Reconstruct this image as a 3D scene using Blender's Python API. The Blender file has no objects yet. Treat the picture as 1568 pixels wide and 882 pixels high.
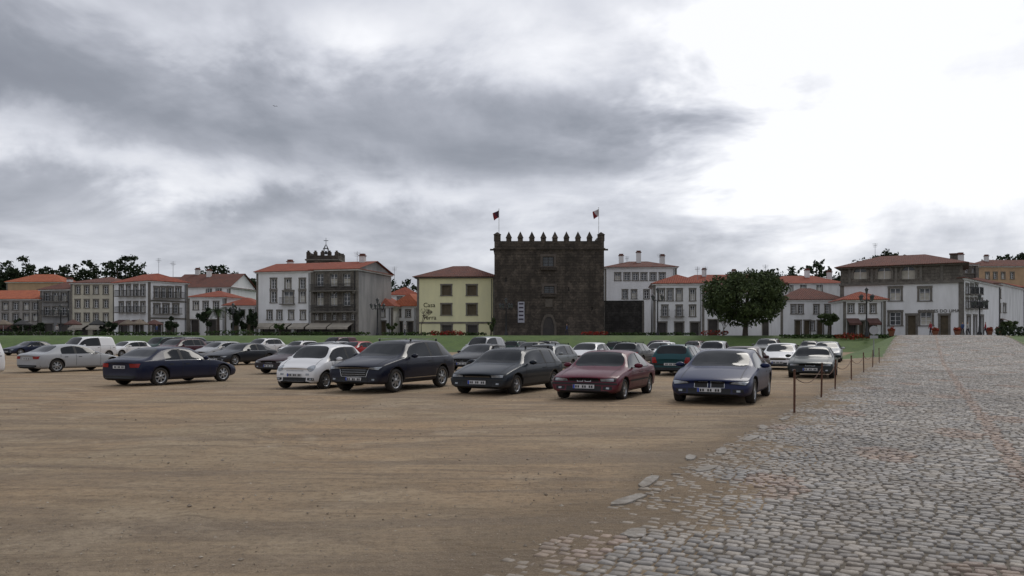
import bpy, bmesh, math, random
import numpy as np
from mathutils import Vector, Matrix
from mathutils.bvhtree import BVHTree
random.seed(7); rng=np.random.default_rng(7)
F=1220.; CX=784.; HZ=517.; CH=1.8; TZ=2.1
def X(u,Y): return (u-CX)/F*Y
def Z(v,Y): return CH+(HZ-v)/F*Y
scene=bpy.context.scene
col=scene.collection
def link(o): col.objects.link(o); return o
scene.view_settings.view_transform='Standard'

# ------------------------------------------------------------ node helpers
class G:
    def __init__(s,nt): s.nt=nt
    def n(s,t,**k):
        nd=s.nt.nodes.new('ShaderNode'+t)
        for a,b in k.items(): setattr(nd,a,b)
        return nd
    def put(s,inp,v):
        if isinstance(v,bpy.types.NodeSocket): s.nt.links.new(v,inp)
        elif v is not None:
            if isinstance(v,(tuple,list)) and len(v)==3 and inp.type=='RGBA': v=(*v,1)
            inp.default_value=v
    def m(s,op,a,b=None,c=None,clamp=False):
        nd=s.n('Math',operation=op,use_clamp=clamp)
        s.put(nd.inputs[0],a)
        if b is not None: s.put(nd.inputs[1],b)
        if c is not None: s.put(nd.inputs[2],c)
        return nd.outputs[0]
    def mix(s,f,a,b,blend='MIX'):
        nd=s.n('Mix',data_type='RGBA',blend_type=blend)
        s.put(nd.inputs[0],f); s.put(nd.inputs[6],a); s.put(nd.inputs[7],b)
        return nd.outputs[2]
    def noise(s,vec,scale,detail=5,rough=.55,dist=0):
        nd=s.n('TexNoise'); s.put(nd.inputs['Vector'],vec)
        nd.inputs['Scale'].default_value=scale; nd.inputs['Detail'].default_value=detail
        nd.inputs['Roughness'].default_value=rough; nd.inputs['Distortion'].default_value=dist
        return nd.outputs['Fac']
    def mapping(s,vec,scale=(1,1,1),rot=(0,0,0),loc=(0,0,0)):
        nd=s.n('Mapping'); s.put(nd.inputs[0],vec)
        nd.inputs['Scale'].default_value=scale; nd.inputs['Rotation'].default_value=rot; nd.inputs['Location'].default_value=loc
        return nd.outputs[0]
    def ramp(s,f,stops):
        nd=s.n('ValToRGB'); e=nd.color_ramp.elements
        while len(e)<len(stops): e.new(.5)
        for el,(p,c) in zip(e,stops):
            el.position=p; el.color=(*c,1) if len(c)==3 else c
        s.put(nd.inputs[0],f); return nd.outputs[0]
    def rng(s,v,a,b,c=0,d=1):
        nd=s.n('MapRange'); s.put(nd.inputs[0],v)
        for i,x in zip((1,2,3,4),(a,b,c,d)): nd.inputs[i].default_value=x
        return nd.outputs[0]
def newmat(name):
    m=bpy.data.materials.new(name); m.use_nodes=True
    nt=m.node_tree; b=nt.nodes['Principled BSDF']; return m,G(nt),b
def M(name,colr,col2=None,rough=.85,scale=1.5,stretch=(1,1,1),bump=0,bscale=15,metal=0,fine=.12,spec=.4):
    m,g,b=newmat(name)
    tc=g.n('TexCoord').outputs['Object']
    if col2 is None: col2=tuple(c*.7 for c in colr)
    f=g.noise(g.mapping(tc,stretch),scale,5,.6)
    c=g.mix(g.rng(f,.38,.70),colr,col2)
    f2=g.noise(tc,bscale,3)
    c=g.mix(g.rng(f2,.35,.65,0,fine),c,tuple(x*.35 for x in colr))
    g.put(b.inputs['Base Color'],c)
    b.inputs['Roughness'].default_value=rough; b.inputs['Metallic'].default_value=metal
    b.inputs['Specular IOR Level'].default_value=spec
    if bump:
        bn=g.n('Bump'); bn.inputs['Strength'].default_value=bump; bn.inputs['Distance'].default_value=.05
        g.put(bn.inputs['Height'],f2); g.put(b.inputs['Normal'],bn.outputs[0])
    return m
def masonry(name,c1,c2,mortar,bw=.7,bh=.38,stain=.5,light=1.9):
    m,g,b=newmat(name)
    tc=g.n('TexCoord').outputs['Object']
    sp=g.n('SeparateXYZ'); g.put(sp.inputs[0],tc)
    cb=g.n('CombineXYZ'); g.put(cb.inputs[0],g.m('ADD',sp.outputs[0],sp.outputs[1])); g.put(cb.inputs[1],sp.outputs[2])
    br=g.n('TexBrick'); g.put(br.inputs['Vector'],cb.outputs[0])
    br.inputs['Scale'].default_value=1; br.inputs['Brick Width'].default_value=bw; br.inputs['Row Height'].default_value=bh
    br.inputs['Mortar Size'].default_value=.022; br.inputs['Mortar Smooth'].default_value=.4
    g.put(br.inputs['Color1'],c1); g.put(br.inputs['Color2'],c2); g.put(br.inputs['Mortar'],mortar)
    f=g.noise(g.mapping(tc,(1,1,.18)),.55,6,.65)
    c=g.mix(g.rng(f,.42,.60,0,stain),br.outputs['Color'],tuple(x*.3 for x in c1))
    f3=g.noise(tc,.7,6,.7)
    c=g.mix(g.rng(f3,.48,.66,0,.75),c,tuple(x*light for x in c1))
    f2=g.noise(tc,4,4)
    c=g.mix(g.rng(f2,.38,.62,0,.5),c,tuple(x*.45 for x in c1))
    g.put(b.inputs['Base Color'],c); b.inputs['Roughness'].default_value=.95
    bn=g.n('Bump'); bn.inputs['Strength'].default_value=.8; bn.inputs['Distance'].default_value=.06
    g.put(bn.inputs['Height'],g.m('ADD',g.m('MULTIPLY',br.outputs['Fac'],-1),f2)); g.put(b.inputs['Normal'],bn.outputs[0])
    return m
def tiles(name,c1,c2,c3):
    m,g,b=newmat(name)
    tc=g.n('TexCoord').outputs['Object']
    f=g.noise(tc,.9,6,.7); f2=g.noise(tc,7,3)
    c=g.mix(g.rng(f,.38,.68),c1,c2); c=g.mix(g.rng(f2,.48,.72,0,.6),c,c3)
    sp=g.n('SeparateXYZ'); g.put(sp.inputs[0],tc)
    w=g.m('SINE',g.m('MULTIPLY',g.m('ADD',sp.outputs[0],g.m('MULTIPLY',sp.outputs[1],.02)),22))
    c=g.mix(g.rng(w,-.2,-1,0,.5),c,tuple(x*.4 for x in c1))
    g.put(b.inputs['Base Color'],c); b.inputs['Roughness'].default_value=.9
    bn=g.n('Bump'); bn.inputs['Strength'].default_value=.7; bn.inputs['Distance'].default_value=.08
    g.put(bn.inputs['Height'],w); g.put(b.inputs['Normal'],bn.outputs[0])
    return m
def leafmat(name,c1,c2,c3):
    m,g,b=newmat(name)
    ge=g.n('NewGeometry'); r=ge.outputs['Random Per Island']
    tc=g.n('TexCoord').outputs['Object']
    f=g.noise(tc,.8,3)
    c=g.mix(r,c1,c2); c=g.mix(g.rng(f,.4,.65,0,.7),c,c3)
    g.put(b.inputs['Base Color'],c); b.inputs['Roughness'].default_value=.75; b.inputs['Specular IOR Level'].default_value=.2
    return m

white=M('white_plaster',(.80,.80,.80),(.66,.66,.65),scale=.7,stretch=(1,1,.3),fine=.05)
white2=M('old_white_plaster',(.74,.74,.73),(.53,.53,.52),scale=.8,stretch=(1,1,.25),fine=.1)
cream=M('cream_plaster',(.58,.54,.43),(.44,.41,.33),scale=.8,stretch=(1,1,.3))
yellow=M('yellow_plaster',(.78,.74,.45),(.68,.65,.41),scale=.6,stretch=(1,1,.3),fine=.05)
orange=M('ochre_plaster',(.5,.33,.2),(.38,.25,.16),scale=.7)
greyp=M('grey_cement',(.36,.35,.34),(.2,.2,.2),scale=.5,stretch=(1,1,.3),fine=.2)
beige=M('beige_stone_wall',(.36,.34,.31),(.24,.22,.2),scale=.8,stretch=(1,1,.4))
granite=M('granite_trim',(.19,.175,.15),(.11,.1,.09),scale=2,bump=.3)
granwall=masonry('granite_masonry',(.18,.16,.135),(.13,.118,.10),(.08,.07,.06),.9,.45,.4,1.6)
towerst=masonry('tower_granite',(.088,.071,.056),(.058,.047,.038),(.024,.02,.016),.85,.42,.65,2.1)
darkst=masonry('dark_stone',(.06,.055,.05),(.045,.04,.037),(.02,.02,.02),.7,.4,.5)
tile1=tiles('terracotta_tiles',(.36,.085,.04),(.24,.06,.035),(.13,.05,.035))
tile2=tiles('old_terracotta_tiles',(.20,.07,.045),(.12,.052,.04),(.07,.045,.04))
tile3=tiles('orange_tiles',(.5,.14,.055),(.36,.09,.045),(.2,.06,.035))
glassw=M('window_glass',(.025,.03,.035),(.05,.055,.06),rough=.15,scale=.5,fine=0,spec=.6)
framew=M('white_window_frame',(.75,.75,.75),rough=.6)
panelm=M('brown_shutter',(.11,.085,.05),(.07,.055,.035),rough=.7)
iron=M('black_iron',(.02,.02,.022),rough=.5)
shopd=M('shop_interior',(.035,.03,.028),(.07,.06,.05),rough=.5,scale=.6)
awn=M('awning_canvas',(.42,.38,.31),(.32,.29,.25),rough=.9)
awnr=M('awning_canvas_dark',(.12,.06,.05),rough=.9)
wood=M('bark',(.09,.07,.055),(.05,.04,.03),bump=.5,scale=4)
curtain=M('cream_curtain',(.55,.52,.45),(.4,.38,.32),rough=.9)
rust=M('rusty_iron',(.13,.06,.035),(.07,.035,.025),rough=.85,scale=12,bump=.2,bscale=60)
galv=M('galvanised_steel',(.3,.31,.32),rough=.5,metal=.6)

# ------------------------------------------------------------ mesh parts
class Parts:
    def __init__(s): s.d={}
    def g(s,p): return s.d.setdefault(p,([],[]))
    def poly(s,p,pts):
        V,Fc=s.g(p); n=len(V); V.extend([tuple(q) for q in pts]); Fc.append(tuple(range(n,n+len(pts))))
    def box(s,p,x0,x1,y0,y1,z0,z1,fr=None):
        c=[(x0,y0,z0),(x1,y0,z0),(x1,y1,z0),(x0,y1,z0),(x0,y0,z1),(x1,y0,z1),(x1,y1,z1),(x0,y1,z1)]
        if fr: c=[fr(*q) for q in c]
        V,Fc=s.g(p); n=len(V); V.extend(c)
        for f in ((0,3,2,1),(4,5,6,7),(0,1,5,4),(1,2,6,5),(2,3,7,6),(3,0,4,7)): Fc.append(tuple(n+i for i in f))
    def cone(s,p,a,b,ra,rb,n=8):
        a=Vector(a);b=Vector(b); d=(b-a).normalized(); u=d.orthogonal().normalized(); w=d.cross(u)
        V,Fc=s.g(p); k=len(V)
        for q,r in ((a,ra),(b,rb)):
            for i in range(n):
                t=2*math.pi*i/n; V.append(tuple(q+u*(r*math.cos(t))+w*(r*math.sin(t))))
        for i in range(n): Fc.append((k+i,k+(i+1)%n,k+n+(i+1)%n,k+n+i))
        Fc.append(tuple(k+n-1-i for i in range(n))); Fc.append(tuple(k+n+i for i in range(n)))
    def lathe(s,p,c,prof,n=14):
        V,Fc=s.g(p); k=len(V)
        for r,z in prof:
            for i in range(n):
                t=2*math.pi*i/n; V.append((c[0]+r*math.cos(t),c[1]+r*math.sin(t),c[2]+z))
        for j in range(len(prof)-1):
            for i in range(n): Fc.append((k+j*n+i,k+j*n+(i+1)%n,k+(j+1)*n+(i+1)%n,k+(j+1)*n+i))
    def build(s,name,loc,yaw,mats,smooth=()):
        e=bpy.data.objects.new(name,None); link(e); e.location=loc; e.rotation_euler=(0,0,yaw)
        for p,(V,Fc) in s.d.items():
            me=bpy.data.meshes.new(p); me.from_pydata(V,[],Fc); me.update()
            me.materials.append(mats[p])
            if p in smooth: me.shade_smooth()
            o=bpy.data.objects.new(p,me); link(o); o.parent=e
        return e

def wall(P,o,d,L,z0,z1,ops,part='walls',tw=.17,trim='trim'):
    n=(-d[1],d[0])
    def fr(x,y,z): return (o[0]+d[0]*x+n[0]*y, o[1]+d[1]*x+n[1]*y, z)
    ops=[(max(a,.05),min(b,L-.05),max(c,z0),min(e,z1-.05),k) for a,b,c,e,k in ops if b>.3 and a<L-.3]
    xs=sorted({0,L,*[q for a in ops for q in a[:2]]}); zs=sorted({z0,z1,*[q for a in ops for q in a[2:4]]})
    for i in range(len(xs)-1):
        for j in range(len(zs)-1):
            cx=(xs[i]+xs[i+1])/2; cz=(zs[j]+zs[j+1])/2
            if any(a<cx<b and c<cz<e for a,b,c,e,k in ops): continue
            P.poly(part,[fr(xs[i],0,zs[j]),fr(xs[i+1],0,zs[j]),fr(xs[i+1],0,zs[j+1]),fr(xs[i],0,zs[j+1])])
    for a,b,c,e,k in ops:
        r=.28
        for q in (((a,0,c),(a,r,c),(a,r,e),(a,0,e)),((b,r,c),(b,0,c),(b,0,e),(b,r,e)),((a,0,e),(a,r,e),(b,r,e),(b,0,e)),((a,r,c),(a,0,c),(b,0,c),(b,r,c))):
            P.poly(part,[fr(*t) for t in q])
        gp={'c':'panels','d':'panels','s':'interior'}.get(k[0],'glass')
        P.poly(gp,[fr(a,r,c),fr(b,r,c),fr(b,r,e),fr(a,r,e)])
        B=lambda p,*q: P.box(p,*q,fr=fr)
        if k[0] in 'wb':
            t=.08
            B('frames',a,a+t,r-.06,r-.005,c,e); B('frames',b-t,b,r-.06,r-.005,c,e)
            B('frames',a+t,b-t,r-.06,r-.005,e-t,e-.002); B('frames',a+t,b-t,r-.06,r-.005,c+.002,c+t)
            m=(a+b)/2; B('frames',m-.05,m+.05,r-.062,r-.007,c+t,e-t)
            for q in (.36,.68) : B('frames',a+t,b-t,r-.05,r-.009,c+(e-c)*q-.025,c+(e-c)*q+.025)
            if random.random()<.35: P.poly('curtains',[fr(a+t,r-.003,c+t),fr(b-t,r-.003,c+t),fr(b-t,r-.003,c+(e-c)*.6),fr(a+t,r-.003,c+(e-c)*.6)])
        if k[0]=='a':
            m=(a+b)/2; R=(b-a)/2; zs_=e-R; N=10
            for i in range(N):
                t0=math.pi*i/N; t1=math.pi*(i+1)/N
                p0=(m-R*math.cos(t0),zs_+R*math.sin(t0)); p1=(m-R*math.cos(t1),zs_+R*math.sin(t1))
                P.poly(part,[fr(p0[0],-.002,p0[1]),fr(p1[0],-.002,p1[1]),fr(p1[0],-.002,e+.01),fr(p0[0],-.002,e+.01)])
                q0=(m-(R+.3)*math.cos(t0),zs_+(R+.3)*math.sin(t0)); q1=(m-(R+.3)*math.cos(t1),zs_+(R+.3)*math.sin(t1))
                P.poly('arch_trim',[fr(p0[0],-.09,p0[1]),fr(p1[0],-.09,p1[1]),fr(q1[0],-.09,q1[1]),fr(q0[0],-.09,q0[1])])
                P.poly('arch_trim',[fr(p0[0],-.09,p0[1]),fr(p0[0],.1,p0[1]),fr(p1[0],.1,p1[1]),fr(p1[0],-.09,p1[1])])
            B('arch_trim',a-.3,a,-.09,.05,c,zs_); B('arch_trim',b,b+.3,-.09,.05,c,zs_)
            P.poly('curtains',[fr(a,r-.01,c),fr(b,r-.01,c),fr(b,r-.01,zs_+R*.3),fr(a,r-.01,zs_+R*.3)])
            B('frames',m-.05,m+.05,r-.06,r-.02,c,e)
        if tw and 'n' not in k and k[0]!='a':
            B(trim,a-tw,a,-.06,.05,c-.0,e); B(trim,b,b+tw,-.06,.05,c-.0,e)
            B(trim,a-tw-.04,b+tw+.04,-.08,.05,e,e+tw*1.1)
            if k[0] not in 'sd': B(trim,a-tw-.06,b+tw+.06,-.13,.05,c-.14,c)
        if k[0]=='b':
            B(trim,a-.4,b+.4,-.75,-.14,c-.17,c-.03)
            B('iron',a-.38,b+.38,-.74,-.70,c+.92,c+.97)
            x=a-.38
            while x<b+.38: B('iron',x,x+.025,-.735,-.71,c-.03,c+.92); x+=.15
            for x in (a-.38,b+.34): B('iron',x,x+.04,-.7,-.0,c+.92,c+.96)
        if k[0]=='s' and 'A' in k:
            am='awning'
            P.poly(am,[fr(a-.3,-.05,e+.25),fr(a-.3,-1.9,e-.45),fr(b+.3,-1.9,e-.45),fr(b+.3,-.05,e+.25)])
            P.poly(am,[fr(a-.3,-1.9,e-.45),fr(a-.3,-1.9,e-.75),fr(b+.3,-1.9,e-.75),fr(b+.3,-1.9,e-.45)])

def roof(P,W,D,h,rise,kind='hip',ov=.45,inset=None):
    A=(-ov,-ov,h);B=(W+ov,-ov,h);C=(W+ov,D+ov,h);E=(-ov,D+ov,h)
    P.poly('eaves',[A,E,C,B])
    P.box('eaves',-ov*.55,W+ov*.55,-ov*.55,D+ov*.55,h-.2,h-.012)
    q=.09
    up=lambda p:(p[0],p[1],p[2]+q)
    for a,b in ((A,B),(B,C),(C,E),(E,A)): P.poly('roof',[a,b,up(b),up(a)])
    A,B,C,E=map(up,(A,B,C,E))
    if kind=='hip':
        if W>=D*.8:
            i=min(inset if inset is not None else D*.45,W*.48)
            r0=(i,D/2,h+rise);r1=(W-i,D/2,h+rise)
            P.poly('roof',[A,B,r1,r0]);P.poly('roof',[B,C,r1]);P.poly('roof',[C,E,r0,r1]);P.poly('roof',[E,A,r0])
        else:
            i=W*.45; r0=(W/2,i,h+rise); r1=(W/2,D-i,h+rise)
            P.poly('roof',[A,B,r0]);P.poly('roof',[B,C,r1,r0]);P.poly('roof',[C,E,r1]);P.poly('roof',[E,A,r0,r1])
    elif kind=='gx':
        r0=(-ov,D/2,h+rise);r1=(W+ov,D/2,h+rise)
        P.poly('roof',[A,B,r1,r0]);P.poly('roof',[C,E,r0,r1])
        for x in (0,W): P.poly('walls_gable',[(x,0,h-.3),(x,D,h-.3),(x,D,h+.05),(x,D/2,h+rise-.06),(x,0,h+.05)])

def bld(name,p0,p1,D,veave,vridge,wallm,roofm,front=(),left=(),right=(),kind='hip',trimm=None,zb=TZ,eaves=None,chim=(),tw=.17,ov=.45,inset=None,sidem=None,awnm=None,band=None,extra=None,top=None):
    p0=Vector(p0);p1=Vector(p1); e=(p1-p0); W=e.length; e/=W; n=Vector((-e.y,e.x))
    yaw=math.atan2(e.y,e.x)
    ref=p1 if p1.y<p0.y else p0
    H=Z(veave,ref.y)-zb
    P=Parts()
    def conv(po,dd,lst):
        out=[]
        for (u0,u1,v0,v1,k) in lst:
            r=[]
            for u in (u0,u1):
                a=(u-CX)/F; t=(a*po.y-po.x)/(dd.x-a*dd.y); r.append((t,po.y+t*dd.y))
            Ym=(r[0][1]+r[1][1])/2
            out.append((r[0][0],r[1][0],max(Z(v1,Ym)-zb,0.02),Z(v0,Ym)-zb,k))
        return out
    wall(P,(0,0),(1,0),W,-.6,H,conv(p0,e,front),tw=tw)
    wall(P,(W,0),(0,1),D,-.6,H,conv(p1,n,right),part='side' if sidem else 'walls',tw=tw)
    wall(P,(W,D),(-1,0),W,-.6,H,[],part='walls')
    wall(P,(0,D),(0,-1),D,-.6,H,conv(p0+n*D,-n,left),tw=tw)
    if kind!='flat':
        rise=max(Z(vridge,ref.y+D/2)-zb-H,.4)
        roof(P,W,D,H,rise,kind,ov,inset)
    else: 
        P.poly('roof',[(0,0,H-.1),(W,0,H-.1),(W,D,H-.1),(0,D,H-.1)]); rise=0
    if tw:
        P.box('trim',-.05,.3,-.05,.25,-.6,H-.22); P.box('trim',W-.3,W+.05,-.05,.25,-.6,H-.22)
        P.box('trim',.3,W-.3,-.03,.1,-.6,.0)
        P.box('iron',W-.55,W-.47,-.14,-.04,0,H-.3)
    for (f,dy,hh) in chim:
        x=W*f;y=D*dy
        P.box('chimney',x-.45,x+.45,y-.35,y+.35,H,H+rise+hh); P.box('chimney_cap',x-.55,x+.55,y-.45,y+.45,H+rise+hh,H+rise+hh+.12)
        P.box('chimney_cap',x-.4,x+.4,y-.3,y+.3,H+rise+hh+.12,H+rise+hh+.4)
    if band: 
        for zv in band:
            zz=Z(zv,ref.y)-zb; P.box('trim',-.08,W+.08,-.12,.08,zz-.13,zz+.13)
    if extra: extra(P,W,D,H)
    mats=dict(walls=wallm,side=sidem or wallm,walls_gable=sidem or wallm,roof=roofm,trim=trimm or granite,glass=glassw,frames=framew,panels=panelm,iron=iron,
      interior=shopd,curtains=curtain,awning=awnm or awn,eaves=eaves or white2,chimney=white2,chimney_cap=tile2,balcony=granite,loggia=granwall,arch_trim=granite)
    return P.build(name,(p0.x,p0.y,zb),yaw,mats)
def PT(u,Y): return (X(u,Y),Y)
def W_(us,w,v0,v1,k='w'): return [(u-w/2,u+w/2,v0,v1,k) for u in us]

# ------------------------------------------------------------ terrain
def ss(t): t=np.clip(t,0,1); return t*t*(3-2*t)
def RL(Y): return 0.5177*Y-2.87
def gz(x,y):
    x=np.asarray(x,float); y=np.asarray(y,float)
    off=x-RL(y)
    bank=TZ*ss((y-99)/12)
    ramp=TZ*ss((y-50)/50)*ss((off+6)/6)
    hill=13*ss((y-180)/90)+10*ss((y-400)/800)
    return np.maximum(bank,ramp)+hill
def ground():
    xs=np.unique(np.concatenate([np.array([-3000,-1500,-800,-400,-250,-180,-140]),np.arange(-110,111,1.0),np.array([130,180,250,400,800,1500,3000])]))
    ys=np.unique(np.concatenate([np.array([-800,-300,-100,-50,-20,-5]),np.arange(0,125,1.0),np.array([130,140,150,160,170,180,190,200,210,220,235,250,270,300,350,400,500,700,1000,1200,2000,4000])]))
    GX,GY=np.meshgrid(xs,ys); off=GX-RL(GY)
    GZ=gz(GX,GY)-.07*ss((off-.5)/1.0)*(off<12.6)*(GY<125)*(GY>-4)
    near=(GY<45)&(off<0)
    GZ+=near*(.018*np.sin(GX*.9+GY*.35)*np.sin(GY*1.3+GX*.2)+.012*np.sin(GX*.31-GY*2.2))*ss(-off/2)
    V=np.stack([GX,GY,GZ],-1).reshape(-1,3); nx=len(xs); Fc=[];mi=[]
    for j in range(len(ys)-1):
        for i in range(nx-1):
            a=j*nx+i; Fc.append((a,a+1,a+1+nx,a+nx))
            yc=(ys[j]+ys[j+1])/2; xc=(xs[i]+xs[i+1])/2; off=xc-RL(yc)
            g=0
            if yc>98: g=1
            if yc>114: g=2
            if yc>172: g=1
            if yc>62 and off>-4.5 and off<0.5 and yc<101: g=1
            if off>12.5 and yc>30 and yc<101: g=1
            if off>0 and yc>101 and yc<172: g=2
            mi.append(g)
    me=bpy.data.meshes.new('ground'); me.from_pydata(V.tolist(),[],Fc); me.update()
    m,g,b=newmat('sandy_soil'); tc=g.n('TexCoord').outputs['Object']
    sp=g.n('SeparateXYZ'); g.put(sp.inputs[0],tc); sx,sy,_=sp.outputs
    tr=g.noise(g.mapping(tc,(.13,.9,1),(0,0,math.radians(9))),.9,6,.62,.9)
    tr2=g.noise(g.mapping(tc,(.30,2.2,1),(0,0,math.radians(-13))),1.0,5,.65,1.2)
    big=g.noise(tc,.13,5,.6,.6); mid=g.noise(tc,.45,6,.68,.5); fine=g.noise(tc,9,6,.75); fine2=g.noise(tc,55,3,.7)
    c=g.mix(g.rng(big,.40,.60),(.37,.285,.185),(.41,.285,.168))
    c=g.mix(g.rng(tr,.48,.60,0,.72),c,(.215,.156,.10))
    def ruts(a,b_,fr,wob,th):
        ph=g.m('ADD',g.m('ADD',g.m('MULTIPLY',sx,a),g.m('MULTIPLY',sy,b_)),g.m('MULTIPLY',big,wob))
        w=g.m('SINE',g.m('MULTIPLY',ph,fr))
        return g.m('MULTIPLY',g.rng(w,th,.97,0,1),g.rng(mid,.42,.60,0,1))
    r1=ruts(.16,1,3.9,7,.55); r2=ruts(-.33,1,3.1,9,.62)
    rr=g.m('MAXIMUM',r1,r2)
    c=g.mix(g.m('MULTIPLY',rr,.65),c,(.165,.115,.073))
    c=g.mix(g.rng(tr2,.53,.63,0,.6),c,(.20,.143,.093))
    c=g.mix(g.rng(mid,.52,.66,0,.55),c,(.49,.39,.27))
    nearm=g.rng(g.m('ADD',sy,g.m('MULTIPLY',mid,7)),16,8,0,.45)
    c=g.mix(nearm,c,(.25,.20,.143))
    off=g.m('ADD',g.m('SUBTRACT',sx,g.m('MULTIPLY',sy,.5177)),g.m('ADD',2.87,g.m('MULTIPLY',g.m('SUBTRACT',mid,.5),4.5)))
    damp=g.m('MULTIPLY',g.rng(off,-1.9,-.7,0,1),g.rng(off,1.3,.3,0,1))
    c=g.mix(g.m('MULTIPLY',damp,.6),c,(.165,.12,.075))
    c=g.mix(g.rng(fine,.45,.68,0,.65),c,(.145,.108,.073))
    c=g.mix(g.rng(fine2,.56,.7,0,.45),c,(.52,.45,.35))
    g.put(b.inputs['Base Color'],c); g.put(b.inputs['Roughness'],g.rng(tr,.4,.7,.92,.68)); b.inputs['Specular IOR Level'].default_value=.25
    bn=g.n('Bump'); bn.inputs['Strength'].default_value=1.0; bn.inputs['Distance'].default_value=.07
    h=g.m('ADD',g.m('ADD',g.m('MULTIPLY',fine,.7),g.m('MULTIPLY',fine2,.2)),g.m('ADD',g.m('MULTIPLY',rr,-.5),g.m('ADD',g.m('MULTIPLY',tr2,1.1),g.m('MULTIPLY',tr,1.2))))
    g.put(bn.inputs['Height'],h); g.put(b.inputs['Normal'],bn.outputs[0])
    me.materials.append(m); sand=m
    me.materials.append(M('grass',(.10,.155,.035),(.065,.11,.028),scale=.6,bscale=5,fine=.4,bump=.8))
    me.materials.append(M('plaza_paving',(.24,.23,.21),(.17,.16,.15),scale=.4))
    me.polygons.foreach_set('material_index',mi); me.shade_smooth()
    link(bpy.data.objects.new('ground',me)); return sand
sand=ground()

# ------------------------------------------------------------ cobbled road
RD=Vector((.4597,.888)); RN=Vector((.888,-.4597))
def rp(s,t):
    return (-2.87*.888*.888+RD.x*s+RN.x*t, 2.87*.4597*.888+RD.y*s+RN.y*t)
def road():
    V=[];Fc=[]; ss_=np.arange(-8,135,1.0); ts=np.array([-.15,.6,1.1,2.5,4,6,8,11.0])
    for s in ss_:
        for t in ts:
            x,y=rp(s,t+(.12*math.sin(s*1.7)+.1*math.sin(s*.6) if t<2 else 0)); V.append((x,y,float(gz(x,y))+.004))
    n=len(ts); mi=[]
    for i in range(len(ss_)-1):
        for j in range(n-1): a=i*n+j; Fc.append((a,a+1,a+n+1,a+n)); mi.append(1 if j<2 else 0)
    me=bpy.data.meshes.new('road_bed'); me.from_pydata(V,[],Fc); me.update()
    me.materials.append(M('joint_soil',(.165,.138,.103),(.115,.094,.07),scale=1.2,bscale=40,fine=.4,bump=.4)); me.materials.append(sand)
    me.polygons.foreach_set('material_index',mi); me.shade_smooth()
    e=link(bpy.data.objects.new('cobblestone_road',None))
    o=link(bpy.data.objects.new('road_bed',me)); o.parent=e
    S=[];T=[];LS=[];LT=[]
    s=-1.0
    while s<122:
        w=.115+random.uniform(-.012,.015)
        if s>50: w*=1.5
        lo,hi=(.095,.185) if s<50 else (.13,.24)
        l=rng.uniform(lo,hi,int(11.4/((lo+hi)/2))+14); ed=np.cumsum(l)-rng.uniform(0,.2)-.3
        ok=ed<10.95; ed=ed[ok]; l=l[ok]
        T.append(ed-l/2); LT.append(l-.021); S.append(np.full(len(l),s+w/2)+rng.uniform(-.009,.009,len(l))); LS.append(np.full(len(l),w-.023)*rng.uniform(.85,1.02,len(l)))
        s+=w
    S=np.concatenate(S);T=np.concatenate(T);LS=np.concatenate(LS);LT=np.concatenate(LT)
    S=S+.05*np.sin(T*.9+S*.05)
    N=len(S)
    big=np.sin(S*.31+T*.7)+np.sin(S*.83-T*1.3+1)+.7*np.sin(S*2.1+T*2.9)+.5*np.sin(S*4.3-T*5.1)
    h=.015+rng.uniform(-.007,.008,N)
    edge=ss(1-(T+.35*np.sin(S*1.3)+.3*np.sin(S*3.1)+.2*np.sin(S*.5)+.25)/1.1)
    h=h-edge*.026*rng.uniform(.2,1.1,N)-.010*(big>1.3)*rng.uniform(0,1.4,N)
    rot=rng.normal(0,.045,N)
    tiltx=rng.normal(0,.04,N); tilty=rng.normal(0,.04,N)
    corners=[(-1,-1),(1,-1),(1,1),(-1,1)]
    P=np.zeros((N,12,3))
    for lev,(sc,dz) in enumerate(((1.0,-.035),(.97,-.010),(.78,0))):
        for c,(a,b) in enumerate(corners):
            jit=1+rng.normal(0,.06,N)
            da=a*LT/2*sc*jit; db=b*LS/2*sc*(1+rng.normal(0,.06,N))
            t=T+da*np.cos(rot)-db*np.sin(rot); s_=S+da*np.sin(rot)+db*np.cos(rot)
            x=-2.87*.888*.888+RD.x*s_+RN.x*t; y=2.87*.4597*.888+RD.y*s_+RN.y*t
            P[:,lev*4+c,0]=x;P[:,lev*4+c,1]=y;P[:,lev*4+c,2]=gz(x,y)+.004+h+dz+tiltx*da+tilty*db
    V=P.reshape(-1,3)
    base=(np.arange(N)*12)[:,None,None]
    fl=[]
    for lev in (0,4):
        for c in range(4):
            d=(c+1)%4; fl.append([lev+c,lev+d,lev+4+d,lev+4+c])
    fl.append([8,9,10,11])
    fl=np.array(fl)[None]+base; fl=fl.reshape(-1,4)
    fl=fl[:,::-1]
    me=bpy.data.meshes.new('setts'); me.vertices.add(len(V)); me.vertices.foreach_set('co',V.ravel())
    me.loops.add(len(fl)*4); me.loops.foreach_set('vertex_index',fl.ravel().astype(np.int32))
    me.polygons.add(len(fl)); me.polygons.foreach_set('loop_start',np.arange(len(fl))*4); me.polygons.foreach_set('loop_total',np.full(len(fl),4))
    me.update(calc_edges=True); me.validate()
    br=rng.uniform(.58,1.28,N)*(1+.10*big)
    warm=rng.uniform(0,1,N)
    ctr=(np.abs(T-3.7)<.13)
    colr=np.stack([.290+.04*warm,.272+.015*warm,.255-.02*warm],-1)*br[:,None]
    redp=((np.sin(S*.9+2)*np.sin(T*1.9+S*.3))>.72)|ctr
    colr[redp]*=np.array([1.0,.80,.70])
    mix=edge[:,None]*.75
    colr=colr*(1-mix)+np.array([.25,.195,.135])*mix
    cc=np.ones((N,12,4)); cc[:,:,:3]=colr[:,None,:]
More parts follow.
